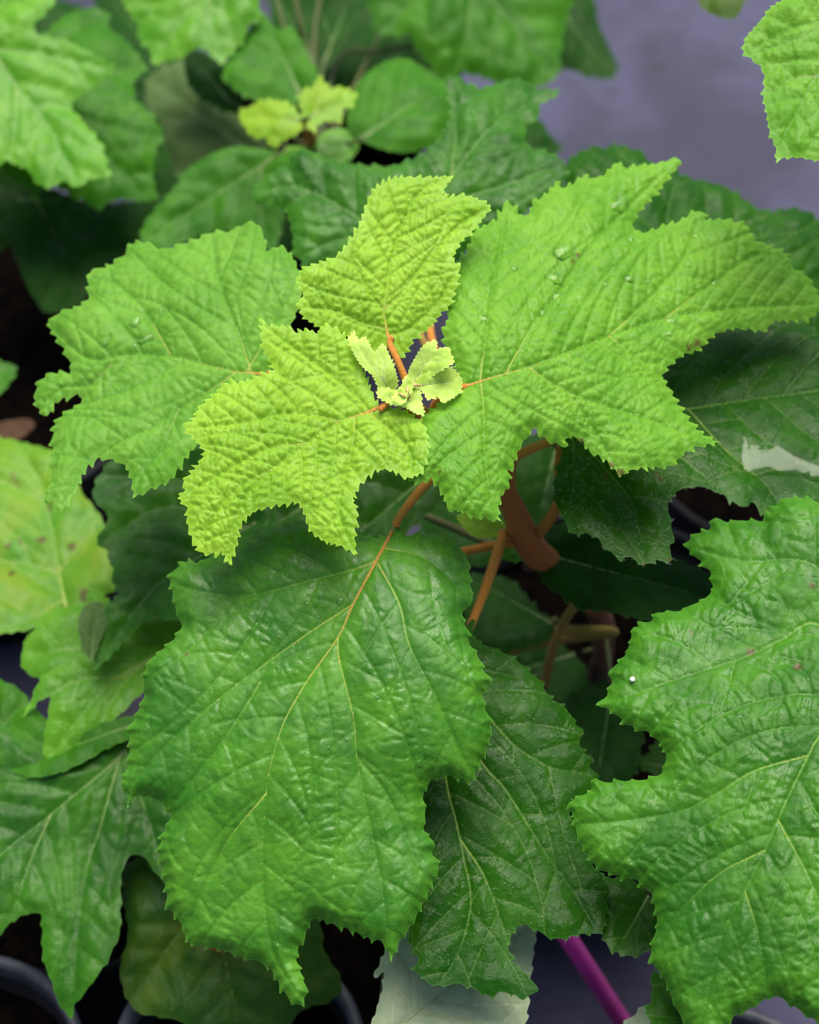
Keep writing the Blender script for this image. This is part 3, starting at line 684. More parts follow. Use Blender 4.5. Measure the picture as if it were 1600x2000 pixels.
# ---- leaf K, dark leaf behind D
tube('stem', smooth_path([root('inner'), at(1520, 800, .26), at(1460, 740, .34), at(1400, 700, .39)], 8), [.007, .006, .004], M['stem'], inner, seg=12, wob=.15)
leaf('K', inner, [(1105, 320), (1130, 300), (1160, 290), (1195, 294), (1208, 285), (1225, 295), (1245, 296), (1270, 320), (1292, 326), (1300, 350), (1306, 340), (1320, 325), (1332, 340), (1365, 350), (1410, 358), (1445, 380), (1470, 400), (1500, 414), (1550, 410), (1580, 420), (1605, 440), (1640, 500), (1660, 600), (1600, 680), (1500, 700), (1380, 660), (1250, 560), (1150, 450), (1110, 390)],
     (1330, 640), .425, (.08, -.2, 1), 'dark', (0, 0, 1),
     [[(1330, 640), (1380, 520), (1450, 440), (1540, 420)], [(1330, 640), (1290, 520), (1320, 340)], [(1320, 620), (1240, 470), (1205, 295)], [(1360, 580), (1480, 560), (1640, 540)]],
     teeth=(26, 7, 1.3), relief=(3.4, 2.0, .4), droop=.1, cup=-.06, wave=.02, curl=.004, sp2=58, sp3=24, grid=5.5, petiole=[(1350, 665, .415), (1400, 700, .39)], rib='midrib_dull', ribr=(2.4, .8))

# ---- dark leaves inside the plant
dk = dict(teeth=(30, 7, 2.0), grid=8, relief=(2, 1, .3), droop=.1, cup=.03, wave=.015, sp2=80, sp3=40, rib='midrib_dull', ribr=(2.5, 1), tubes=True, pmat='petiole_dark')
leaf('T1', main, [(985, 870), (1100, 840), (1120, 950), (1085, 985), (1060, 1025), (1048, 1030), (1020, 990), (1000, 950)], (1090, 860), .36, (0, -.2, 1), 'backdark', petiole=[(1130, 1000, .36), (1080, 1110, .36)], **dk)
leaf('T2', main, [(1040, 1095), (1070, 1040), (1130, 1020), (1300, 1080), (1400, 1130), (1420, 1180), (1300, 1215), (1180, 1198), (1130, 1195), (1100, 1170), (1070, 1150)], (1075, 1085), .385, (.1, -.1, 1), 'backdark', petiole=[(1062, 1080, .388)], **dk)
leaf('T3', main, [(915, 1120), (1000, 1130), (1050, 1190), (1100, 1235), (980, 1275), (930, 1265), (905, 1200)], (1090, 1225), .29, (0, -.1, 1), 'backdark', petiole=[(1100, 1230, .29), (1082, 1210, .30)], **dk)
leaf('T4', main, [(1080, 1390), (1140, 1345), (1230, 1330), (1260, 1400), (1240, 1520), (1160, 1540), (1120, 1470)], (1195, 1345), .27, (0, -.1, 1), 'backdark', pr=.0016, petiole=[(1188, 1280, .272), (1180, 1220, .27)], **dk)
leaf('T5', main, [(895, 1012), (910, 1003), (950, 1010), (985, 1022), (990, 1036), (965, 1050), (925, 1046)], (990, 1040), .405, (-.2, -.3, 1), 'star', petiole=[(1000, 1046, .403), (1010, 1050, .40)], **{**dk, 'grid': 5, 'teeth': (12, 3, 1.2), 'sp2': 30, 'sp3': 16})
leaf('T6', main, [(978, 1068), (1030, 1062), (1048, 1080), (1015, 1096), (985, 1092)], (1040, 1068), .385, (0, -.2, 1), 'back', petiole=[(1045, 1066, .388)], **{**dk, 'grid': 5, 'teeth': (12, 3, 1.2), 'sp2': 30, 'sp3': 16})
leaf('T7', main, [(670, 905), (860, 905), (880, 960), (830, 1010), (760, 1060), (690, 1050)], (850, 915), .40, (0, -.1, 1), 'dark', petiole=[(880, 930, .41), (960, 960, .42)], **dk)
leaf('T8', main, [(470, 1000), (540, 950), (640, 950), (660, 1040), (560, 1070), (490, 1065)], (640, 960), .36, (0, -.1, 1), 'dark', petiole=[(760, 980, .36), (1000, 1080, .36)], **dk)
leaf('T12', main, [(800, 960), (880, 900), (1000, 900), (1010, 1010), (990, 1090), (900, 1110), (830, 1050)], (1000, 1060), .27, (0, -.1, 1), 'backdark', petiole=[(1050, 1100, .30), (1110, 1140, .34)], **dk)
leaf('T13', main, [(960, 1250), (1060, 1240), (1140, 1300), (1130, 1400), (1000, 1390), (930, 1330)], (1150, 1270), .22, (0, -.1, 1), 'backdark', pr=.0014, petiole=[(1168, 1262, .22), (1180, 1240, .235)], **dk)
# bare leaf stalks crossing the gap
tube('stalk', smooth_path([at(1072, 1125, .365), at(1122, 1170, .35), at(1105, 1210, .33), at(1080, 1265, .31), at(1063, 1340, .27)], 7), [.003, .003, .0028], M['petiole_green'], main, seg=10, wob=.1)
tube('stalk', smooth_path([at(1085, 1230, .295), at(1200, 1234, .30), at(1080, 1252, .27), at(960, 1280, .25)], 7), [.0035, .0032, .003], M['petiole_green'], main, seg=10, wob=.1)
tube('stalk', smooth_path([at(1040, 1058, .40), at(985, 1062, .405), at(900, 1078, .40), at(850, 1085, .39)], 7), [.003, .0028, .0026], M['petiole'], main, seg=10, wob=.1)
tube('stalk', smooth_path([at(1000, 985, .43), at(1000, 905, .465), at(1030, 880, .47), at(1085, 858, .468)], 7), [.003, .0028, .0026], M['petiole'], main, seg=10, wob=.1)
tube('stalk', smooth_path([at(1085, 1100, .36), at(1250, 1085, .36), at(1330, 1120, .345), at(1390, 1165, .33)], 7), [.003, .0028, .0026], M['petiole_green'], main, seg=10, wob=.1)
tube('stalk', smooth_path([at(905, 868, .48), at(860, 720, .46), at(842, 655, .46), at(838, 600, .45)], 7), [.0026, .0026, .0024], M['petiole'], main, seg=10, wob=.1)

# ------------------------------------------------------------------ plant on the right
rn = at(1760, 1560, .42)
tube('stem', smooth_path([root('right'), at(1600, 2080, .27), at(1720, 1800, .36), rn, at(1830, 1330, .48)], 8), [.008, .007, .006, .005], M['stem'], right, seg=12, wob=.15)
leaf('I', right, [(1500, 1000), (1492, 1020), (1475, 1022), (1450, 1020), (1425, 1024), (1400, 1016), (1385, 1035), (1360, 1043), (1335, 1065), (1357, 1090), (1382, 1120), (1388, 1145), (1375, 1165), (1350, 1178), (1328, 1190), (1287, 1195), (1270, 1212), (1238, 1228), (1235, 1250), (1225, 1280), (1195, 1315), (1200, 1335), (1185, 1360), (1172, 1378), (1200, 1392), (1215, 1410), (1240, 1427), (1265, 1435), (1290, 1460), (1296, 1485), (1288, 1507), (1270, 1516), (1245, 1522), (1220, 1523), (1185, 1528), (1155, 1526), (1157, 1546), (1115, 1570), (1125, 1600), (1130, 1625), (1145, 1665), (1165, 1695), (1200, 1712), (1235, 1722), (1265, 1745), (1275, 1780), (1280, 1805), (1275, 1825), (1270, 1850), (1270, 1880), (1290, 1900), (1305, 1925), (1325, 1970), (1345, 2000), (1375, 2050), (1410, 2020), (1435, 1988), (1465, 1975), (1500, 1955), (1520, 1953), (1560, 1978), (1610, 2005), (1680, 1980), (1740, 1850), (1790, 1600), (1830, 1350), (1780, 1180), (1690, 1050), (1600, 985), (1540, 975)],
     (1790, 1290), .470, (-.08, -.22, 1), 'broad', (0, 0, 1),
     [[(1790, 1290), (1680, 1350), (1600, 1440), (1580, 1475), (1550, 1535), (1520, 1600), (1495, 1660), (1455, 1740), (1410, 1830), (1365, 2020)],
      [(1700, 1335), (1600, 1220), (1525, 1250), (1450, 1285), (1325, 1325), (1180, 1376)], [(1580, 1475), (1475, 1505), (1400, 1550), (1325, 1585), (1200, 1605), (1125, 1610)],
      [(1495, 1660), (1400, 1710), (1320, 1790), (1285, 1850)], [(1455, 1740), (1480, 1820), (1500, 1940)], [(1520, 1600), (1600, 1760), (1650, 1960)], [(1700, 1300), (1600, 1110), (1450, 1095), (1345, 1066)]],
     teeth=(30, 8, 2.4), blem=[(1467, 1273, 11), (1558, 1305, 13), (1585, 1147, 9), (1350, 1240, 7)], glossy=True, crinkle=1.1, relief=(2.8, .75, .75), droop=.10, cup=-.06, wave=.017, curl=.007, sp2=70, sp3=22, grid=4.0, cw=90, petiole=[(1830, 1300, .468), (1845, 1330, .46), (1830, 1340, .48)], rib='midrib_pale', ribr=(2.3, .6))
leaf('T9', right, [(1238, 1488), (1265, 1470), (1300, 1440), (1340, 1480), (1320, 1520), (1275, 1508)], (1330, 1500), .25, (0, -.2, 1), 'dark', pr=.0014, petiole=[(1450, 1600, .27), (1640, 1980, .30)], **{**dk, 'grid': 5})
leaf('T10', right, [(1170, 1720), (1230, 1715), (1270, 1740), (1285, 1790), (1275, 1850), (1245, 1865), (1215, 1862), (1185, 1838)], (1275, 1735), .36, (0, .0, 1), 'dark', pr=.0016, petiole=[(1400, 1760, .33), (1640, 1960, .305)], **{**dk, 'grid': 5})
leaf('S8', right, [(1268, 1915), (1280, 1895), (1310, 1930), (1350, 1975), (1365, 2020), (1320, 2060), (1275, 2010), (1255, 1965), (1270, 1955)], (1400, 2060), .36, (0, 0, 1), 'dark', petiole=[(1560, 2060, .33), (1620, 2040, .29)], **{**dk, 'grid': 5})
leaf('S9', right, [(1215, 2005), (1240, 1975), (1262, 1962), (1275, 1980), (1280, 2030), (1230, 2040)], (1300, 2040), .30, (0, -.2, 1), 'underpale', petiole=[(1450, 2080, .29), (1580, 2080, .275)], **{**dk, 'grid': 6})

# ------------------------------------------------------------------ plant at the top right edge
tube('stem', smooth_path([root('edge'), at(1900, 330, .4), at(1850, 160, .6), at(1820, 60, .68)], 8), [.008, .006, .004], M['stem'], edge, seg=12, wob=.15)
leaf('L', edge, [(1600, -30), (1560, -15), (1525, 0), (1500, 15), (1490, 30), (1470, 55), (1455, 75), (1452, 100), (1470, 115), (1490, 130), (1496, 150), (1492, 190), (1497, 225), (1500, 260), (1512, 290), (1515, 316), (1535, 310), (1570, 307), (1600, 312), (1650, 300), (1720, 220), (1740, 100), (1700, 0), (1640, -40)],
     (1740, 40), .655, (-.1, -.35, 1), 'mid', (0, 0, 1),
     [[(1740, 40), (1680, 80), (1600, 145), (1565, 205), (1535, 260), (1518, 305)], [(1680, 80), (1600, 45), (1540, 60), (1470, 95)], [(1600, 145), (1540, 155), (1505, 185)], [(1690, 80), (1660, 180), (1610, 300)]],
     teeth=(17, 6, 2.4), relief=(2.2, 1.4, .7), droop=.06, cup=-.03, wave=.012, sp2=44, sp3=18, petiole=[(1780, 30, .66), (1822, 60, .68)], rib='midrib_dull', ribr=(2.6, 1))
leaf('M1', edge, [(1360, -30), (1368, 10), (1395, 28), (1432, 36), (1450, 12), (1458, -30), (1400, -60)], (1440, -50), .5, (0, -.3, 1), 'olive', petiole=[(1600, -60, .52), (1850, 120, .62)], teeth=(16, 3, 1.5), grid=8, sp2=50, sp3=30, rib='midrib_dull', tubes=False)

# ------------------------------------------------------------------ blurred plant behind
bk = dict(teeth=(20, 7, 1.2), grid=9, relief=(3.0, 1.6, .3), droop=.12, cup=-.05, wave=.022, sp2=60, sp3=40, rib='midrib_dull', ribr=(3.2, 1.2), crop=C1, pr=.0013, pmat='petiole_dark')
bnode = at(600, 238, .40)
tube('stem', smooth_path([root('behind'), at(625, 330, .30), at(610, 285, .36), bnode], 8), [.007, .006, .005, .004], M['petiole'], behind, seg=12, wob=.15)
leaf('Q1', behind, [(940, 445), (990, 420), (1020, 398), (1080, 395), (1130, 405), (1170, 440), (1188, 480), (1175, 520), (1120, 550), (1060, 577), (1045, 540), (990, 530), (962, 490)], (1190, 470), .405, (-.1, -.4, 1), 'star', petiole=[bnode], **{**bk, 'grid': 7, 'sp2': 30})
leaf('Q2', behind, [(1178, 445), (1170, 370), (1230, 340), (1250, 305), (1275, 350), (1340, 350), (1392, 370), (1370, 410), (1340, 430), (1335, 480), (1260, 480), (1230, 522), (1200, 500)], (1190, 465), .408, (.1, -.4, 1), 'star', petiole=[bnode], **{**bk, 'grid': 7, 'sp2': 30})
def bleaf(key, pl, out, base, z, n, mat, **kw):
    a = dict(bk); a.update(kw); leaf(key, pl, out, base, z, n, mat, **a)
bp_ = lambda z: [at(612, 290, z)]
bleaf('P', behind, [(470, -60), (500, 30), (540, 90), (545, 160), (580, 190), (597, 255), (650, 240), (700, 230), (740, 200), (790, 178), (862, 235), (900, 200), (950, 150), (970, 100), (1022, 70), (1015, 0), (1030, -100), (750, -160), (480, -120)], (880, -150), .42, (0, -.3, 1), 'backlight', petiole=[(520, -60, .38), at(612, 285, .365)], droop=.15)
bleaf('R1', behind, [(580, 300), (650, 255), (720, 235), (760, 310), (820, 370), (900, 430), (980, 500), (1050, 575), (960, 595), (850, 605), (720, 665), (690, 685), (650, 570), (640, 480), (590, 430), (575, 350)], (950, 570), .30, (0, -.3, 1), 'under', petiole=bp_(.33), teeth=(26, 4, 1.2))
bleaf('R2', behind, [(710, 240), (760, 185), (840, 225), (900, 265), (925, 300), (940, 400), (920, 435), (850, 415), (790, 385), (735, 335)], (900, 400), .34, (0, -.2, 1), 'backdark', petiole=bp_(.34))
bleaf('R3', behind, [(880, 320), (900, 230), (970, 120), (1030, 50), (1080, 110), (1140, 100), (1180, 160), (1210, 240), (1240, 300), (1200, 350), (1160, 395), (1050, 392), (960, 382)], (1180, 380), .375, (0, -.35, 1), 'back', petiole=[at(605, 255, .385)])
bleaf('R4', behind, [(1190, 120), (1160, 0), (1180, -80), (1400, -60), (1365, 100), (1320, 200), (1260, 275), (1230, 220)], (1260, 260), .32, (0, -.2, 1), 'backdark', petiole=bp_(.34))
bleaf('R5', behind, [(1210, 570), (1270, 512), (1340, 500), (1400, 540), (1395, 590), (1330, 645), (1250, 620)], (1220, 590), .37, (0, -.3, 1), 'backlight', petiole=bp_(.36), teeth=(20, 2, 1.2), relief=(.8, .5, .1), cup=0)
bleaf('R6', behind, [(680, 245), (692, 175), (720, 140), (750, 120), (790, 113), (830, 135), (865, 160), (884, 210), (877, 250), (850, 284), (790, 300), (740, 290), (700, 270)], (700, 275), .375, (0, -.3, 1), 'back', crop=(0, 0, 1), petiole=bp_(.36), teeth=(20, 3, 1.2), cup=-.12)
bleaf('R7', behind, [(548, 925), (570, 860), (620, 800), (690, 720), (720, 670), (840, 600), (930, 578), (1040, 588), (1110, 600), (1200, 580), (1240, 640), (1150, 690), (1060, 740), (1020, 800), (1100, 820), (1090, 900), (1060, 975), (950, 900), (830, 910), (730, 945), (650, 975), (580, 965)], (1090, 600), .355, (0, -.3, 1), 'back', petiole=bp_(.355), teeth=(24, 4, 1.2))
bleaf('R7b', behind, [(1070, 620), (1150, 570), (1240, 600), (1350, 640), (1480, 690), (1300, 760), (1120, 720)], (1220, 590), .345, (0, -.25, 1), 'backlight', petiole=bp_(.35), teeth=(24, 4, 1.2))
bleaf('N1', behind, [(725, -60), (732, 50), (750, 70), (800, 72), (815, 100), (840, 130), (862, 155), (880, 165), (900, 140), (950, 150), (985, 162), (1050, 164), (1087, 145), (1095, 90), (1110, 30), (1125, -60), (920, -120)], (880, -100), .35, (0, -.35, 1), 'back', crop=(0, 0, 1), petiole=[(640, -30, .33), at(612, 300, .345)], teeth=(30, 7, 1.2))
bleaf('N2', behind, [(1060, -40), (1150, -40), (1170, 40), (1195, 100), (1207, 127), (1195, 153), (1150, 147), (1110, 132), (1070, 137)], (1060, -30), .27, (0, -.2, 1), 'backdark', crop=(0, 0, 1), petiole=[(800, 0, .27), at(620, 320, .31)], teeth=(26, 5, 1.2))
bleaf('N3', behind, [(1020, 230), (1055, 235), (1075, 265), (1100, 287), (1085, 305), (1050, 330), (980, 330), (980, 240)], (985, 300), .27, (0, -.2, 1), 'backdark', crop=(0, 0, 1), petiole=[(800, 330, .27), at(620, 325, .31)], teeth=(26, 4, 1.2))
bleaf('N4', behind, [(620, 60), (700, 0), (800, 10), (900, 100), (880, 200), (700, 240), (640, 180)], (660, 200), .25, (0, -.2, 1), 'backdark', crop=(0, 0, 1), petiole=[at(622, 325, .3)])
tube('stalk', smooth_path([at(618, 310, .33), at(660, 118, .29), at(740, 100, .29), at(820, 88, .3)], 6), [.002, .002], M['petiole_dark'], behind, seg=8)
tube('stalk', smooth_path([at(612, 290, .36), at(605, 120, .36), at(585, 40, .38), at(570, -40, .4)], 6), [.002, .002], M['petiole_dark'], behind, seg=8)

# ------------------------------------------------------------------ blurred plant far left
fnode = at(-180, 60, .47)
tube('stem', smooth_path([root('far'), at(-160, 500, .30), at(-185, 250, .40), fnode], 8), [.008, .007, .005], M['stem'], far, seg=12, wob=.15)
bleaf('O1', far, [(215, -40), (200, 20), (165, 60), (130, 105), (150, 132), (250, 150), (330, 190), (442, 265), (360, 330), (290, 380), (270, 420), (310, 470), (360, 520), (400, 570), (420, 640), (432, 690), (340, 710), (300, 735), (240, 705), (190, 735), (140, 700), (120, 660), (70, 640), (30, 618), (0, 636), (-60, 650), (-200, 560), (-260, 200), (-150, -120), (100, -120)], (-160, 20), .435, (-.1, -.3, 1), 'backlight',
      veins=[[(-160, 20), (0, 240), (90, 370), (180, 480), (300, 700)], [(-40, 190), (120, 200), (300, 240), (430, 264)], [(60, 330), (60, 480), (40, 615)], [(0, 240), (-100, 420), (-60, 640)], [(-150, 30), (0, 20), (195, -20)]], petiole=[fnode], teeth=(24, 6, 1.2), grid=8)
bleaf('O2', far, [(180, 120), (270, 48), (370, 33), (422, 60), (415, 110), (480, 160), (550, 240), (562, 270), (520, 310), (530, 390), (590, 440), (642, 530), (612, 590), (600, 680), (607, 775), (540, 780), (480, 770), (420, 780), (385, 815), (340, 780), (280, 760), (160, 650), (100, 400), (120, 200)], (60, 180), .385, (0, -.25, 1), 'back',
      veins=[[(60, 180), (200, 330), (350, 540), (560, 760)], [(90, 210), (250, 150), (400, 60)], [(200, 330), (380, 290), (550, 265)], [(300, 460), (450, 500), (620, 540)]], petiole=[at(-180, 200, .42)], teeth=(28, 6, 1.2))
bleaf('O3', far, [(-60, 560), (0, 640), (50, 700), (100, 730), (142, 772), (168, 720), (260, 680), (280, 600), (100, 480)], (0, 500), .38, (0, -.25, 1), 'back', petiole=[at(-180, 240, .4)], teeth=(28, 5, 1.2))
bleaf('R8', far, [(40, 800), (170, 730), (360, 790), (560, 780), (640, 760), (560, 900), (530, 970), (430, 1015), (350, 1085), (340, 1165), (280, 1205), (180, 1225), (110, 1130), (60, 1000), (20, 900)], (60, 780), .30, (0, -.2, 1), 'backdark', petiole=[at(-170, 350, .35)], teeth=(30, 4, 1.2))
bleaf('R9', far, [(-100, 600), (30, 640), (130, 750), (80, 900), (0, 985), (-100, 960)], (-80, 640), .30, (0, -.2, 1), 'backdark', petiole=[at(-168, 380, .35)], teeth=(30, 4, 1.2))
bleaf('X', far, [(-60, 1380), (0, 1408), (40, 1420), (66, 1432), (52, 1480), (20, 1520), (0, 1542), (-60, 1530)], (-60, 1450), .30, (0, -.2, 1), 'back', petiole=[at(-160, 520, .29)], teeth=(20, 4, 1.2))

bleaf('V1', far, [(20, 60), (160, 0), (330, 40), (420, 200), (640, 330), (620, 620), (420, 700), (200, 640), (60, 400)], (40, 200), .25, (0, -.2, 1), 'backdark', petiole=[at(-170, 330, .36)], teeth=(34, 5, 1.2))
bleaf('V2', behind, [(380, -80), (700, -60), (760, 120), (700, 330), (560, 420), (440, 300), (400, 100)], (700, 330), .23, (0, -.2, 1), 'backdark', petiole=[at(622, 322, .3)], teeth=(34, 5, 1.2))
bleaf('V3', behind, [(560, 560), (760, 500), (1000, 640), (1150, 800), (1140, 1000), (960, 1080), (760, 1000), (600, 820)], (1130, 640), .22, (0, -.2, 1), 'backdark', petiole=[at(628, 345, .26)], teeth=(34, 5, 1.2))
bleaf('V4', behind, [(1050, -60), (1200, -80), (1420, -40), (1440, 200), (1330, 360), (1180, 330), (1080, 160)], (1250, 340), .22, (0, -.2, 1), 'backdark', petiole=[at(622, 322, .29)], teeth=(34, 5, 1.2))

# ------------------------------------------------------------------ low plant at front left
fr = at(400, 1700, .30); fr2 = at(420, 1400, .36)
tube('stem', smooth_path([root('front'), at(430, 1880, .22), fr, fr2], 8), [.008, .007, .006, .004], M['stem'], front, seg=12, wob=.15)
ln_ = at(200, 1440, .27)
tube('stem', smooth_path([root('low'), at(190, 1560, .19), at(205, 1500, .23), ln_], 8), [.007, .006, .005], M['stem'], low, seg=12, wob=.15)
bleaf('S1', low, [(-40, 875), (10, 858), (60, 868), (100, 878), (140, 900), (160, 960), (190, 1000), (215, 1050), (228, 1100), (222, 1150), (190, 1165), (160, 1182), (130, 1195), (80, 1225), (0, 1240), (-50, 1240)], (132, 1200), .285, (0, -.15, 1), 'yellow', crop=(0, 0, 1),
      veins=[[(132, 1200), (115, 1120), (104, 1050), (80, 950), (40, 870)], [(115, 1120), (160, 1060), (200, 1030)], [(115, 1120), (50, 1100), (-40, 1090)], [(125, 1170), (60, 1210), (-30, 1235)]], petiole=[(160, 1290, .28), ln_], teeth=(30, 4, 1.2), blem=[(80, 1058, 15), (40, 1066, 12), (18, 1072, 10), (130, 1182, 13), (165, 1166, 17), (140, 1068, 9), (25, 1125, 12), (95, 1008, 9)], rib='midrib_pale', ribr=(5, 2))
bleaf('S2', front, [(460, 870), (330, 865), (240, 880), (190, 930), (180, 975), (212, 1010), (196, 1040), (190, 1062), (210, 1075), (222, 1110), (228, 1150), (242, 1160), (212, 1185), (205, 1210), (195, 1250), (183, 1305), (210, 1290), (240, 1260), (270, 1225), (300, 1207), (345, 1212), (420, 1200), (520, 1100), (540, 980)], (500, 1020), .37, (0, -.15, 1), 'mature', crop=(0, 0, 1),
      veins=[[(500, 1020), (400, 1080), (300, 1150), (190, 1295)], [(470, 1035), (330, 990), (195, 1055)], [(480, 1030), (360, 940), (200, 930)]], petiole=[(520, 1100, .37), fr2], teeth=(30, 6, 1.2), relief=(4, 2, .3), wave=.03, grid=7)
bleaf('S3', front, [(180, 1150), (250, 1210), (350, 1200), (395, 1240), (340, 1300), (300, 1335), (270, 1362), (230, 1402), (210, 1415), (182, 1458), (160, 1445), (130, 1468), (98, 1487), (88, 1450), (96, 1400), (98, 1360), (75, 1370), (45, 1420), (22, 1480), (15, 1505), (65, 1520), (120, 1510), (40, 1500), (30, 1440), (40, 1400), (75, 1350), (110, 1300), (160, 1280)][:17] + [(45, 1400), (60, 1365), (75, 1330), (105, 1305), (150, 1285)], (385, 1225), .325, (0, -.15, 1), 'backlight', crop=(0, 0, 1),
      veins=[[(385, 1225), (300, 1280), (200, 1350), (100, 1475)], [(300, 1280), (230, 1350), (182, 1450)], [(240, 1320), (150, 1330), (60, 1380)]], petiole=[(420, 1230, .33), fr2], teeth=(30, 4, 1.2), grid=7, rib='midrib')
bleaf('S3a', low, [(48, 1250), (65, 1230), (90, 1200), (155, 1182), (185, 1215), (175, 1290), (125, 1312), (70, 1325), (40, 1300)], (190, 1262), .31, (0, -.15, 1), 'backlight', crop=(0, 0, 1), veins=[[(190, 1262), (120, 1270), (60, 1278)]], petiole=[(215, 1300, .305), ln_], teeth=(24, 4, 1.2))
bleaf('S3b', front, [(152, 1220), (164, 1186), (190, 1174), (211, 1190), (211, 1215), (192, 1262), (176, 1288), (160, 1265)], (178, 1288), .345, (.2, -.4, 1), 'under', crop=(0, 0, 1), teeth=(30, 1.5, 1.2), tubes=False, grid=6)
bleaf('S3c', front, [(25, 1400), (60, 1380), (120, 1420), (250, 1400), (330, 1380), (300, 1420), (210, 1460), (160, 1490), (110, 1512), (65, 1520), (20, 1505), (15, 1460)], (330, 1390), .312, (0, -.15, 1), 'back', crop=(0, 0, 1), petiole=[(370, 1420, .315), at(405, 1600, .32)], teeth=(30, 3, 1.2))
bleaf('S4', front, [(-60, 1370), (20, 1430), (90, 1480), (160, 1490), (200, 1460), (260, 1440), (330, 1440), (345, 1560), (335, 1610), (322, 1660), (330, 1730), (318, 1720), (300, 1700), (278, 1672), (255, 1674), (240, 1700), (237, 1760), (235, 1820), (215, 1865), (200, 1890), (170, 1930), (145, 1960), (137, 1984), (115, 1955), (100, 1910), (85, 1875), (82, 1825), (80, 1790), (60, 1785), (35, 1795), (10, 1815), (-15, 1840), (-60, 1800)], (255, 1450), .30, (0, -.2, 1), 'mature', crop=(0, 0, 1),
      veins=[[(255, 1450), (215, 1495), (100, 1590), (0, 1670), (-50, 1720)], [(235, 1475), (200, 1600), (165, 1725), (138, 1970)], [(245, 1465), (280, 1570), (325, 1700)], [(100, 1590), (60, 1680), (20, 1800)]], petiole=[(330, 1500, .30), fr], teeth=(34, 4, 1.4), grid=6, ribr=(4, 1.5))
bleaf('S5', front, [(235, 1700), (260, 1680), (290, 1670), (330, 1720), (420, 1740), (560, 1750), (620, 1800), (632, 1860), (660, 1900), (668, 1935), (640, 1960), (600, 1970), (570, 1995), (550, 2020), (425, 2020), (350, 1992), (310, 1983), (270, 1975), (245, 1940), (235, 1890), (250, 1825), (240, 1760)], (400, 1740), .245, (0, -.2, 1), 'olive', crop=(0, 0, 1),
      veins=[[(400, 1740), (430, 1840), (470, 2010)], [(405, 1760), (330, 1850), (260, 1950)], [(415, 1780), (540, 1880), (660, 1930)]], petiole=[(405, 1760, .25), at(425, 1860, .23)], teeth=(34, 4, 1.2), grid=8, wave=.03)
tube('stem', smooth_path([root('mid'), at(765, 1880, .16), at(755, 1960, .24), at(742, 2030, .30)], 8), [.005, .0045, .004], M['petiole_dark'], middle, seg=10, wob=.1)
bleaf('S6', middle, [(800, 1780), (760, 1842), (745, 1880), (733, 1907), (752, 1895), (750, 1930), (735, 1980), (722, 2020), (740, 2060), (1000, 2060), (1025, 2000), (1032, 1950), (1045, 1850), (1050, 1790), (980, 1750)], (740, 2040), .32, (0, -.2, 1), 'underpale', crop=(0, 0, 1),
      veins=[[(740, 2040), (850, 1950), (950, 1870), (1045, 1800)], [(800, 1990), (800, 1900), (770, 1850)], [(850, 1950), (870, 1880), (850, 1800)], [(820, 1975), (920, 1990), (1010, 2010)], [(900, 1910), (960, 1920), (1030, 1930)]], petiole=[at(742, 2032, .30)], teeth=(26, 4, 1.2), grid=6, ribr=(2.4, 1))
# ------------------------------------------------------------------ plant in the corner pot
tube('stem', smooth_path([root('corner'), at(-90, 1900, .22), at(-110, 1650, .28), at(-120, 1500, .30)], 8), [.007, .006, .004], M['stem'], corner, seg=12, wob=.15)
bleaf('S10', corner, [(-60, 1300), (0, 1328), (30, 1340), (58, 1370), (40, 1430), (30, 1480), (45, 1520), (75, 1530), (0, 1560), (-60, 1540)], (-90, 1450), .285, (0, -.15, 1), 'back', crop=(0, 0, 1), petiole=[at(-118, 1530, .29)], teeth=(30, 3, 1.2))

# ------------------------------------------------------------------ small things
M['magenta'] = plain_mat('magenta_plastic', (.52, .03, .26), (.60, .05, .32), 30, .35, .05, 200)
a, b = at(1092, 1805, .22), at(1290, 2110, .0)
st = tube('plant_stake', [a, a.lerp(b, .02), a.lerp(b, .5), a.lerp(b, .98), b], [.0058, .006, .006, .006, .005], M['magenta'], None, seg=16)
tag(st, 'magenta plastic stake leaning beside the black pots', 'stake')

# withered leaf lying on the rim of the far pot
dp = thing('fallen_leaf', 'brown withered leaf lying in the dark gap on the pot rim', 'leaf', at(20, 845, .215))
bleaf('W', dp, [(-40, 830), (0, 824), (55, 818), (66, 834), (32, 860), (0, 872), (-40, 876)], (-30, 850), .215, (0, -.1, 1), 'dry', crop=(0, 0, 1), teeth=(30, 2, 1.2), tubes=False)

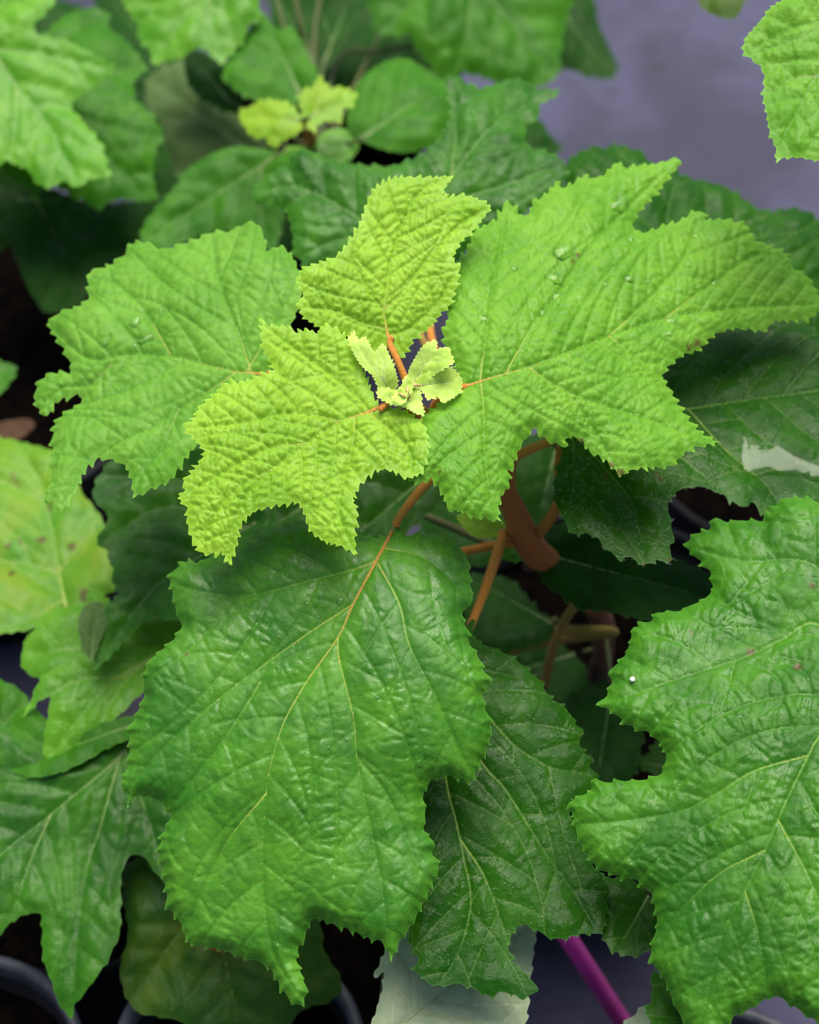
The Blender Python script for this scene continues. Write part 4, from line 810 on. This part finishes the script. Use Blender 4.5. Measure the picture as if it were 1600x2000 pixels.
# raindrops
m, t = new_mat('rain_water')
gl = N(t, 'ShaderNodeBsdfGlossy'); setv(gl, 'Roughness', .02); tr = N(t, 'ShaderNodeBsdfTransparent')
fr_ = N(t, 'ShaderNodeFresnel'); setv(fr_, 'IOR', 1.3); mx = N(t, 'ShaderNodeMixShader')
L(t, fr_.outputs[0], mx.inputs[0]); L(t, tr.outputs[0], mx.inputs[1]); L(t, gl.outputs[0], mx.inputs[2])
o = N(t, 'ShaderNodeOutputMaterial'); L(t, mx.outputs[0], o.inputs[0]); M['water'] = m
def drop(key, px, py, wpx, hpx, rot, label, group, hf=.45):
    wpx *= 1.25; hpx *= 1.25
    inf = LEAVES[key]; co, idx, _ = inf['kd'].find((px, py, 0)); near = [i for _, i, _ in inf['kd'].find_n((px, py, 0), 30)]
    c = Vector(np.mean(inf['W'][near], 0)); n = inf['n']; mpp = inf['mpp']
    u = Vector((1, 0, 0)); u = (u - n * u.dot(n)).normalized(); v = n.cross(u)
    V = []; F = []; nr, seg = 7, 20
    for i in range(nr + 1):
        r = math.sin(i / nr * math.pi * .5); hz = math.cos(i / nr * math.pi * .5)
        for k in range(seg):
            th = 2 * math.pi * k / seg
            wv = 1 + .13 * math.sin(2 * th + px) + .09 * math.sin(3 * th + py)
            x, y = r * math.cos(th) * wpx * .5 * wv, r * math.sin(th) * hpx * .5 * wv
            xr, yr = x * math.cos(rot) - y * math.sin(rot), x * math.sin(rot) + y * math.cos(rot)
            V.append(c + (u * xr + v * yr) * mpp + n * (hz * min(wpx, hpx) * .5 * hf * mpp - .0001))
    for i in range(nr):
        for k in range(seg):
            k2 = (k + 1) % seg; F.append((i * seg + k, (i + 1) * seg + k, (i + 1) * seg + k2, i * seg + k2))
    d = mesh_obj('water_drop', [tuple(q) for q in V], F, M['water'], None, c)
    return tag(d, label, 'water drop', group)
lab = 'clear raindrop lying on the crinkled half-grown leaf with pointed lobes'
for p in [(1205, 402, 34, 46, -.7), (1100, 495, 28, 46, -.6), (1082, 546, 28, 28, 0), (1086, 579, 20, 18, 0), (945, 624, 22, 18, .2), (1400, 554, 24, 15, .1), (1345, 520, 15, 14, 0), (1265, 552, 12, 12, 0), (1228, 548, 22, 16, .5), (1312, 628, 28, 14, .2), (1306, 656, 24, 10, .1), (1005, 526, 12, 14, 0), (1360, 462, 15, 13, 0), (1060, 610, 14, 16, 0), (1180, 560, 13, 11, 0), (1230, 470, 14, 15, 0)]:
    drop('D', *p, lab, 'raindrops on the half-grown leaf')
lab = 'clear raindrop on the half-grown leaf with a curled drooping lobe'
for p in [(285, 662, 26, 16, .5), (265, 632, 16, 26, -.3), (342, 672, 14, 10, 0), (262, 676, 12, 8, 0), (205, 674, 16, 10, .3), (432, 505, 12, 10, 0)]:
    drop('A', *p, lab, 'raindrops on the leaf with the curled lobe')
lab = 'tiny raindrop on the broad glossy leaf beside its midrib'
for p in [(665, 1172, 16, 12, .8), (683, 1165, 8, 14, .3), (690, 1395, 6, 12, 0), (704, 1355, 5, 8, 0), (659, 1342, 5, 7, 0), (737, 1365, 5, 7, 0), (678, 1445, 6, 7, 0), (642, 1462, 5, 7, 0), (600, 1180, 7, 7, 0), (560, 1150, 7, 7, 0), (620, 1205, 8, 6, 0), (545, 1110, 6, 7, 0), (590, 1090, 6, 6, 0), (640, 1080, 6, 6, 0)]:
    drop('F', *p, lab, 'raindrops on the broad glossy leaf')

# film of water on the dark leaf
def film(key, out, label, lift=.0028):
    inf = LEAVES[key]; P = crom(np.array(out, float), 4)
    lo, hi = P.min(0), P.max(0); g = 6.0
    gx = np.arange(lo[0], hi[0], g); gy = np.arange(lo[1], hi[1], g)
    mk = inside_mask(P, gx, gy); jj, ii = np.nonzero(mk); G = np.stack([gx[ii], gy[jj]], 1)
    A = np.concatenate([P, G]); nP = len(P)
    res = delaunay_2d_cdt([Vector(p) for p in A], [(i, (i + 1) % nP) for i in range(nP)], [list(range(nP))], 1, 1e-4)
    X = np.array([(v.x, v.y) for v in res[0]])
    n = np.array(inf['n'])
    W = np.array([np.mean(inf['W'][[i for _, i, _ in inf['kd'].find_n((p[0], p[1], 0), 60)]], 0) for p in X])
    # level plane fitted to the leaf under the film
    Aq = np.c_[X, np.ones(len(X))]; sol, *_ = np.linalg.lstsq(Aq, W, rcond=None); Wp = Aq @ sol
    kd = kdtree.KDTree(nP)
    for i, p in enumerate(P): kd.insert((p[0], p[1], 0), i)
    kd.balance(); e = np.array([kd.find((p[0], p[1], 0))[2] for p in X])
    s = np.clip(e / 10, 0, 1)[:, None]
    W = (W * .0 + Wp) + n * (lift + .0009 * s)
    F = [tuple(f) for f in res[2]]
    a, b, c = (W[[f[i] for f in F]] for i in range(3)); nz = np.cross(b - a, c - a) @ n
    F = [f if z_ > 0 else f[::-1] for f, z_ in zip(F, nz)]
    o = mesh_obj('water_film', W, F, M['film'], None, W.mean(0))
    return tag(o, label, 'water film')
m, t = new_mat('water_film')
gl = N(t, 'ShaderNodeBsdfGlossy'); setv(gl, 'Roughness', .02); tr = N(t, 'ShaderNodeBsdfTransparent')
fr_ = N(t, 'ShaderNodeFresnel'); setv(fr_, 'IOR', 1.36); mx = N(t, 'ShaderNodeMixShader')
L(t, fr_.outputs[0], mx.inputs[0]); L(t, tr.outputs[0], mx.inputs[1]); L(t, gl.outputs[0], mx.inputs[2])
o = N(t, 'ShaderNodeOutputMaterial'); L(t, mx.outputs[0], o.inputs[0]); M['film'] = m
film('H', [(1452, 858), (1470, 866), (1500, 872), (1520, 868), (1545, 885), (1575, 900), (1610, 915), (1650, 930), (1650, 960), (1600, 945), (1560, 932), (1530, 930), (1505, 925), (1480, 928), (1455, 925), (1447, 900)], 'shallow pool of rain shining on the dark leaf under the half-grown leaf')

# white grain on the broad leaf
inf = LEAVES['I']; i = inf['kd'].find((1234, 1331, 0))[1]; c = Vector(inf['W'][i])
import bmesh
bm = bmesh.new(); bmesh.ops.create_icosphere(bm, subdivisions=2, radius=.00135)
for v in bm.verts: v.co *= 1 + .18 * noise.noise(v.co * 1500)
me = bpy.data.meshes.new('perlite_grain'); bm.to_mesh(me); bm.free()
M['white'] = plain_mat('white_grain', (.75, .75, .74), (.85, .85, .84), 300, .7)
me.materials.append(M['white']); g = bpy.data.objects.new('perlite_grain', me); COL.objects.link(g); g.location = c + inf['n'] * .0009
tag(g, 'tiny white grain lying on the broad lobed leaf', 'grain')

# short pale hairs on the dark leaves
M['hair'] = plain_mat('pale_hairs', (.42, .52, .30), (.55, .62, .42), 100, .6, 0, 100, .3)
def hairs(key, n, box, seed, ln=.0026):
    rng = random.Random(seed); inf = LEAVES[key]; V = []; F = []; X = inf['X']; W = inf['W']
    idx = [i for i in range(len(X)) if box[0] < X[i][0] < box[2] and box[1] < X[i][1] < box[3]]
    nn = inf['n']
    for _ in range(n):
        p = Vector(W[rng.choice(idx)]); a = rng.uniform(0, 6.28)
        d = Vector((math.cos(a), math.sin(a), 0)); d = (d - nn * d.dot(nn)).normalized(); sd_ = nn.cross(d)
        l = ln * rng.uniform(.4, 1.2); bend = rng.uniform(-.6, .6); r = .00007
        base = len(V)
        for k in range(4):
            t_ = k / 3; c_ = p + d * l * t_ + sd_ * bend * l * t_ * t_ + nn * (l * (.15 + .45 * t_ * (1 - t_)))
            rr = r * (1 - .7 * t_)
            V += [c_ + sd_ * rr, c_ - sd_ * rr, c_ + nn * rr * 1.6]
        for k in range(3):
            for q in range(3):
                q2 = (q + 1) % 3; F.append((base + k * 3 + q, base + k * 3 + q2, base + k * 3 + 3 + q2, base + k * 3 + 3 + q))
    o = mesh_obj('leaf_hairs', [tuple(v) for v in V], F, M['hair'], inf['obj'], inf['base'], kind='stuff')
hairs('H', 520, (1080, 860, 1420, 1110), 3)
hairs('H', 260, (1290, 640, 1600, 1000), 4, .002)
hairs('G', 420, (830, 1230, 1180, 1900), 5, .0022)
hairs('F', 260, (400, 1010, 930, 1260), 6, .002)
